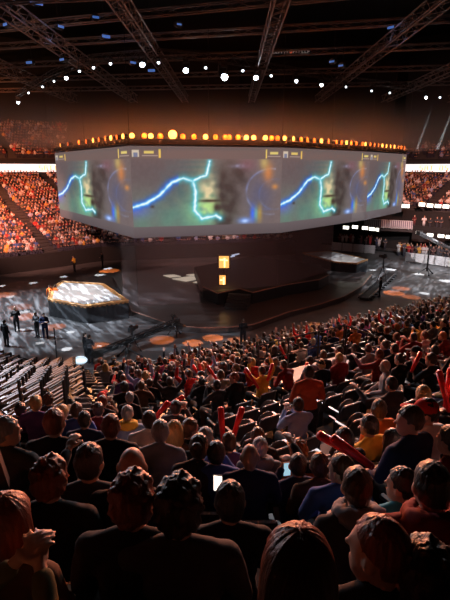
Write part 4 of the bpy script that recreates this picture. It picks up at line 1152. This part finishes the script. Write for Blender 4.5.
# arc of moving heads
HEADS = [(18, 101, .5), (29, 93, .35), (43, 87, .25), (55, 81.5, .25), (67, 76, .6), (80, 71.5, .2), (94, 68, .35), (111, 64, .2), (143, 60, .9), (158, 63, .35), (186, 66, 1.0), (205, 68, .3), (223, 69, 1.6), (243, 71, .3), (257, 73.5, 1.0), (271, 76, .3), (295, 79, .6), (321, 83, .5), (345, 87, .3), (371, 91, .35), (389, 93, .3), (425, 96, .6), (440, 97.5, .25)]
ARC = [unproj_z(x, y, 18.7) for x, y, _ in HEADS]
o = thing('arc_truss', 'dark curved lighting truss hung with white moving lamps', 'truss', ARC[12])
for a, b in zip(ARC[::3], ARC[3::3]):
    mb = MB(); truss(mb, a - ARC[12] + Vector((0, 0, .75)), b - ARC[12] + Vector((0, 0, .75)), .5, .04); mb.obj('truss_segment', STEEL, o)
WL = {}
for nm, es in (('dim', 4), ('mid', 14), ('hot', 40)): WL[nm] = mat('white_lens_' + nm, (.8, .9, 1), .3, emit=(.78, .90, 1), es=es)
def head_meshes():
    a = MB(); a.box((0, 0, .52), (.34, .34, .16)); b = MB(); b.box((-.22, 0, .22), (.06, .16, .5)); b.box((.22, 0, .22), (.06, .16, .5)); b.box((0, 0, .44), (.48, .18, .06))
    c = MB(); c.tube((0, .12, .1), (0, -.2, -.06), .15, .19, 14); c.ell((0, .14, .11), (.15, .12, .15), 14, 8); d = MB(); d.ell((0, -.215, -.07), (.17, .05, .17), 16, 8)
    return a.mesh('lamp_base', BLACK), b.mesh('lamp_yoke', BLACK), c.mesh('lamp_head', BLACK), d.mesh('lamp_lens', WL['dim'], True)
HM_ = head_meshes()
for k, ((x, y, w), P) in enumerate(zip(HEADS, ARC)):
    o = thing('moving_lamp', ('brightest white' if w == 1.6 else 'bright white' if w > .55 else 'dim white') + f' moving lamp, {ordw(k + 1)} from left along the curved truss', 'stage light', P, R.uniform(-.5, .5), 'moving lamps on the curved truss')
    link('base', HM_[0], o); link('yoke', HM_[1], o); h = link('lamp_head', HM_[2], o); l = link('lens', HM_[3], h); setm(l, WL['hot' if w > .9 else 'mid' if w > .45 else 'dim'])
    sc_ = .7 if w < .4 else 1.0 if w < .8 else 1.25 if w < 1.5 else 1.7; o.location.z = P.z + .47 - .60 * sc_
    o.scale = (.7,) * 3 if w < .4 else (1.0,) * 3 if w < .8 else (1.25,) * 3 if w < 1.5 else (1.7,) * 3
# fixtures added to glow where roof objects are lit blue
BLL = mat('blue_lens', (.2, .4, .9), .3, emit=(.10, .28, .85), es=.36)
for k, (x, y, w) in enumerate(((35, 3, 1.1), (8, 25, .7), (59, 27, .7), (105, 37, .9), (31, 63, .8), (64, 60, .7), (132, 63, .7), (152, 71, .9), (178, 25, .5), (333, 62, .6), (342, 66, .6), (392, 28, .7), (95, 18, .6))):
    P = unproj_z(x, y, 20.3 if y < 60 else 18.9)
    o = thing('added_blue_glow', f'small added blue-glowing fixture among the roof trusses, {ordw(k + 1)} of the scattered blue ones', 'stage light', P, R.uniform(-1, 1), 'added blue glows in the roof')
    mb = MB(); mb.tube((0, -.2, 0), (0, .3, .1), .26, .2, 14); mb.obj('can', STEEL, o); mb = MB(); mb.box((0, -.22, 0), (.7 * w, .05, .22 * w)); mb.obj('lens', BLL, o); mb = MB(); mb.tube((0, .1, 0), (0, .1, 30.82 - P.z), .02); mb.obj('hanger', BLACK, o)
    if w > .65 and y < 60:
        l = bpy.data.lights.new('blue_light', 'POINT'); l.energy = 12 * w; l.color = (.25, .45, 1); l.shadow_soft_size = .2; lo = bpy.data.objects.new('blue_light', l); COL.objects.link(lo); lo.location = P + Vector((0, -.5, -.9))  # unseen light added to tint the trusses blue
# hanging sign in the dark
p = unproj_d(286, 51.5, 60); sgn = thing('hanging_sign', 'dim dark sign with pale lettering and a red dot high under the roof', 'sign', p, -.05)
mb = MB(); mb.box((0, .1, 0), (6.4, .12, .9)); mb.obj('board', BLACK, sgn)
SGL = mat('dim_letter', (.4, .36, .34), .5, emit=(.30, .25, .23), es=.45); mb = MB(); x = -2.7
while x < 2.7:
    if not (.35 < x < .85): mb.box((x, .02, .0), (.09, .05, .42)); mb.box((x + .13, .02, R.choice([-.17, 0, .17])), (.18, .05, .07))
    x += .36
mb.obj('lettering', SGL, sgn); mb = MB(); mb.ell((.6, .02, 0), (.2, .05, .24), 14, 8); mb.obj('emblem', mat('red_dot', (.5, .1, .05), .4, emit=(.6, .12, .05), es=.6), sgn)
# rigging cables that carry the cube
for k, (x, y) in enumerate([(c.x, c.y) for c in RINGP] + [((a.x + b.x) / 2, (a.y + b.y) / 2) for a, b in zip(RINGP, RINGP[1:])]):
    mb = MB(); mb.tube((0, 0, 0), (0, 0, 7.2), .022, .022, 6); o = mb.obj('rigging_cable', BLACK); o.location = (x, y, 12.6); tag(o, f'thin steel cable holding the hanging cube, {ordw(k + 1)} of those round the ring', 'cable', 'rigging cables')

# ------------------------------------------------------------------ things in hands
def stick(px, py, d, tilt, label, L=.55, r=.05):
    L *= .62; r = .042
    p = unproj_d(px, py, d); mb = MB(); a = Vector((0, 0, -L / 2)); b = Vector((0, 0, L / 2)); mb.tube(a, b, r * .75, r, 12); mb.ell(b, (r, r, r * .6), 12, 6); mb.ell(a, (r * .75,) * 3, 12, 6)
    o = mb.obj('clapper_stick', RED, None, True); o.location = p; o.rotation_euler = (R.uniform(-.3, .1), tilt, 0); tag(o, label, 'clapper stick', 'red clapper sticks')
def dsit(px, py, h=1.2): return solve(px, py, h)[2] - .1
for (x, y, t, lab, L) in ((222, 426, -.08, 'upright red clapper stick beside the purple top', .72), (237, 425, .28, 'slanting red clapper stick beside the purple top', .72), (341, 447, -1.1, 'red clapper stick lying forward in the dark seats', .7), (352, 452, -1.0, 'lower red clapper stick lying forward in the dark seats', .6), (444, 391, -.25, 'red clapper stick near the far edge beside the red cap', .8), (448, 388, .05, 'second red clapper stick near the far edge beside the red cap', .8), (213, 374, -.6, 'red clapper stick raised beside the yellow cheering person', .8), (252, 378, -.6, 'red clapper stick held just below the yellow cheering person', .8), (160, 412, .7, 'pink red clapper stick beside the grey-haired man', .6), (174, 402, 1.0, 'red clapper stick above the blond woman', .6), (306, 374, .1, 'red clapper stick left of the standing orange jacket', .7), (397, 350, .0, 'short red clapper stick near the rail below the bald grey coat', .6), (416, 362, .4, 'red clapper stick low in the dense rows', .6), (197, 372, -.5, 'red clapper stick high in the dense rows', .7), (283, 352, -.5, 'red clapper stick among the upper dense rows', .7), (270, 372, .3, 'red clapper stick right of the yellow cheering person', .6)):
    stick(x, y, dsit(x, y), t, lab, L)
PHS = mat('phone_screen_glow', (.3, .5, .6), .3, emit=(.45, .75, .9), es=.75); PHF = mat('phone_flash', (1, .9, .8), .3, emit=(1, .85, .72), es=2.2)
def phone(px, py, d, label, m=PHS, yaw=0):
    o = thing('phone', label, 'phone', unproj_d(px, py, d), yaw); mb = MB(); mb.box((0, 0, 0), (.078, .010, .155)); mb.obj('case', BLACK, o); mb = MB(); mb.box((0, -.006, 0), (.070, .003, .142)); mb.obj('display', m, o); mb = MB(); mb.ell((0, .006, .055), (.008, .003, .008), 8, 6); mb.obj('lens', STEEL, o)
phone(287, 469, dsit(289, 468, .95) + .05, 'phone with a pale blue screen held by the man in navy', PHS, .2)
phone(218, 483, dsit(218, 483, .95) + .12, 'bright phone held before the dark-haired man in black', PHF, -.2)
phone(40, 424, dsit(40, 424, .95), 'phone glowing pale blue beside the purple jacket', PHS)

# ------------------------------------------------------------------ light
w = bpy.data.worlds.new('world'); SC.world = w; w.use_nodes = True; w.node_tree.nodes['Background'].inputs[0].default_value = (.4, .3, .3, 1); w.node_tree.nodes['Background'].inputs[1].default_value = .004
H = 17.6
FS = [(24.5, 312, .42, .8), (20, 330, .36, .9), (66.7, 349, .36, 1.3), (70.7, 332, .28, .7), (139, 364, .45, 1.0), (195, 350, .3, .5), (100, 275, .6, 1.0), (64, 276.7, .45, .7), (33, 283, .45, .7), (10.7, 296.7, .4, .6), (1, 286, .45, .8), (108, 268.7, .5, .9), (373, 270, .45, .9), (391, 269.5, .6, 1.1), (419, 274, .6, 1.2), (446, 281, .7, 1.3), (424.7, 293.5, .5, 1.0), (40, 343, .3, .5), (99.5, 346, .2, .9)]
def pool(x, y, r, p, col, bl):
    H = 17.6
    q = unproj_z(x, y, 0); l = Vector((q.x * .85 + .5, q.y * .9 - 1, H))
    if x < 130: l = Vector((q.x - 2, q.y - 4, H))
    if x < 130 and y < 290: l = Vector((q.x - 1, q.y - 1.5, 5.3)); p *= .085
    if x > 340: l = Vector((q.x + 3, q.y - 5, H))
    spot(l, q, p, col, math.degrees(2 * math.atan(r / (l - q).length)), bl, .03)
for (x, y, r, k) in FS: pool(x, y, r, 130000 * k, (.92, .97, 1), .5)
FO = [(24, 317, 1.0, .5), (54.7, 327, .8, .5), (98.7, 346.7, .8, .6), (162, 340, .85, .45), (192.7, 343, .68, .9), (213, 338, .72, 1.0), (236, 340, .6, .6), (394, 293, .95, 1.0), (401, 288.5, .85, .6), (411, 297, .8, .5), (4, 295, 1.0, .5), (20, 307, 1.0, .3), (109, 271, 1.1, .8), (316, 325, .6, .6)]
for (x, y, r, k) in FO: pool(x, y, r, 95000 * k, (1, .24, .05), .3)
# streaked gobo wash on the floor
def gobo(l, scale, dist, rot):
    l.data.use_nodes = True; nt = l.data.node_tree; em = nt.nodes['Emission']
    tc = nt.nodes.new('ShaderNodeTexCoord'); mp = nt.nodes.new('ShaderNodeMapping'); mp.inputs['Rotation'].default_value = (0, 0, rot); wv = nt.nodes.new('ShaderNodeTexNoise'); wv.inputs['Scale'].default_value = scale; wv.inputs['Detail'].default_value = 3
    mp.inputs['Scale'].default_value = (1, dist, 1)
    rp = nt.nodes.new('ShaderNodeValToRGB'); rp.color_ramp.elements[0].position = .47; rp.color_ramp.elements[0].color = (.16, .16, .16, 1); rp.color_ramp.elements[1].position = .66
    nt.links.new(tc.outputs['Normal'], mp.inputs[0]); nt.links.new(mp.outputs[0], wv.inputs['Vector']); nt.links.new(wv.outputs['Fac'], rp.inputs[0]); nt.links.new(rp.outputs[0], em.inputs['Strength'])
g = spot((-4, 8, 17.5), (-4.5, 27.5, 0), 55000, (.75, .86, 1), 28, .6, .02); gobo(g, 13, 7, .5)
g = spot((-24, 28, 18), (-16, 33, 0), 140000, (.74, .86, 1), 48, .6, .02); gobo(g, 13, 7, .5)
g = spot((27, 42, 18), (19, 47, 0), 50000, (.85, .9, 1), 50, .6, .02); gobo(g, 13, 7, -.5)
# platforms
spot((c1.x - 2, c1.y - 6, 12), (c1.x, c1.y, 1.3), 6500, (1, .93, .90), 26, .5, .1)
spot((c2.x + 2, c2.y - 9, 11.5), (c2.x, c2.y, 1.3), 2300, (1, .92, .88), 20, .5, .1)
# far stands: white low on the left, amber higher up
spot((-16, 26, 11.8), (-31, 45, 2.5), 105000, (1, .88, .88), 40, .9, .3)
spot((-20, 33, 11.9), (-33, 62, 7), 70000, (1, .25, .12), 58, .9, .3)
spot((-19, 36, 11.9), (-21, 57, 3), 32000, (1, .42, .32), 50, .9, .3)
spot((-2, 46, 5.0), (-5, 61, 2.5), 9000, (1, .60, .55), 80, .9, .3)
spot((-20, 34, 11.9), (-36, 66, 15), 24000, (1, .36, .14), 60, .9, .3)
spot((21, 45, 11.5), (31, 66, 7.5), 24000, (1, .42, .32), 70, .9, .3)
spot((18, 38, 11.5), (24, 57, 1), 15000, (1, .92, .95), 36, .9, .3)
# near crowd: unseen lamps added before the screens, amber behind, white from right
spot((-5, 31, 12), (-3, 7, 4.5), 13000, (1, .34, .13), 64, .9, .4)
spot((3, 31, 12), (1, 2, 8), 32000, (1, .24, .09), 44, .9, .4)
spot((9, 36, 12), (4, 14, 3), 17000, (1, .48, .36), 56, .9, .3)
spot((15, 36, 12), (8, 24, 2.5), 26000, (1, .88, .82), 56, .9, .3)
spot((-14, 28, 12), (-3, 8, 4), 8000, (.85, .86, 1), 46, .9, .3)
spot((-7, 24, 9), (-5.5, 15.5, 3.5), 1500, (1, .36, .10), 50, .8, .2)
spot((-4, 22, 9), (-2.2, 13.5, 3.6), 900, (1, .42, .12), 26, .8, .2)
spot((5, 26, 17), (0, 6.5, 5), 9000, (.95, .95, 1), 34, .9, .3)
# added lights without fixtures, for the roof steel, the gauze and the back wall
area((-16, 36, 16.2), (-16, 40, 20), 170, (1, .55, .35), 8, 14)
spot((6, 12, 11), (0, 40, 3), 4000, (1, .5, .45), 60, .9, .4)
spot((0, 66, 15), (0, 95, 20), 3000, (1, .22, .08), 110, .9, .5)

# thin haze round the ring of lamps and over the stage
def haze(c, d, dens, label, an=.2):
    m = bpy.data.materials.new('stage_haze'); m.use_nodes = True; nt = m.node_tree; nt.nodes.remove(nt.nodes['Principled BSDF'])
    v = nt.nodes.new('ShaderNodeVolumeScatter'); v.inputs['Density'].default_value = dens; v.inputs['Anisotropy'].default_value = an; nt.links.new(v.outputs[0], nt.nodes['Material Output'].inputs['Volume'])
    tc = nt.nodes.new('ShaderNodeTexCoord'); sx = nt.nodes.new('ShaderNodeSeparateXYZ'); mr = nt.nodes.new('ShaderNodeMapRange'); mr.interpolation_type = 'SMOOTHERSTEP'
    mr.inputs['From Min'].default_value = c[2] - d[2] / 2 + .3; mr.inputs['From Max'].default_value = c[2] + d[2] / 2 - .1; mr.inputs['To Min'].default_value = dens; mr.inputs['To Max'].default_value = 0
    nt.links.new(tc.outputs['Object'], sx.inputs[0]); nt.links.new(sx.outputs['Z'], mr.inputs['Value']); nt.links.new(mr.outputs[0], v.inputs['Density'])
    mb = MB(); mb.box(c, d); o = mb.obj('haze', m); tag(o, label, 'haze', None, 'stuff')
haze((1, 45, 14.3), (41, 25, 4.0), .040, 'thin reddish stage haze glowing round the ring of amber lamps')
for k in range(22):
    p, dv = on_ring(64 + 15.8 * k); n = Vector((dv.y, -dv.x)).normalized()
    l = bpy.data.lights.new('amber_light', 'POINT'); l.energy = 62; l.color = (1, .22, .05); l.shadow_soft_size = .15; lo = bpy.data.objects.new('amber_light', l); COL.objects.link(lo); lo.location = (p.x + n.x * .55, p.y + n.y * .55, 12.95)

SC.view_settings.view_transform = 'Standard'; SC.view_settings.look = 'None'; SC.view_settings.gamma = 1; SC.view_settings.exposure = 0; SC.view_settings.use_curve_mapping = False
SC.cycles.use_denoising = True; SC.cycles.max_bounces = 5; SC.cycles.transparent_max_bounces = 12
SC.cycles.sample_clamp_indirect = 4
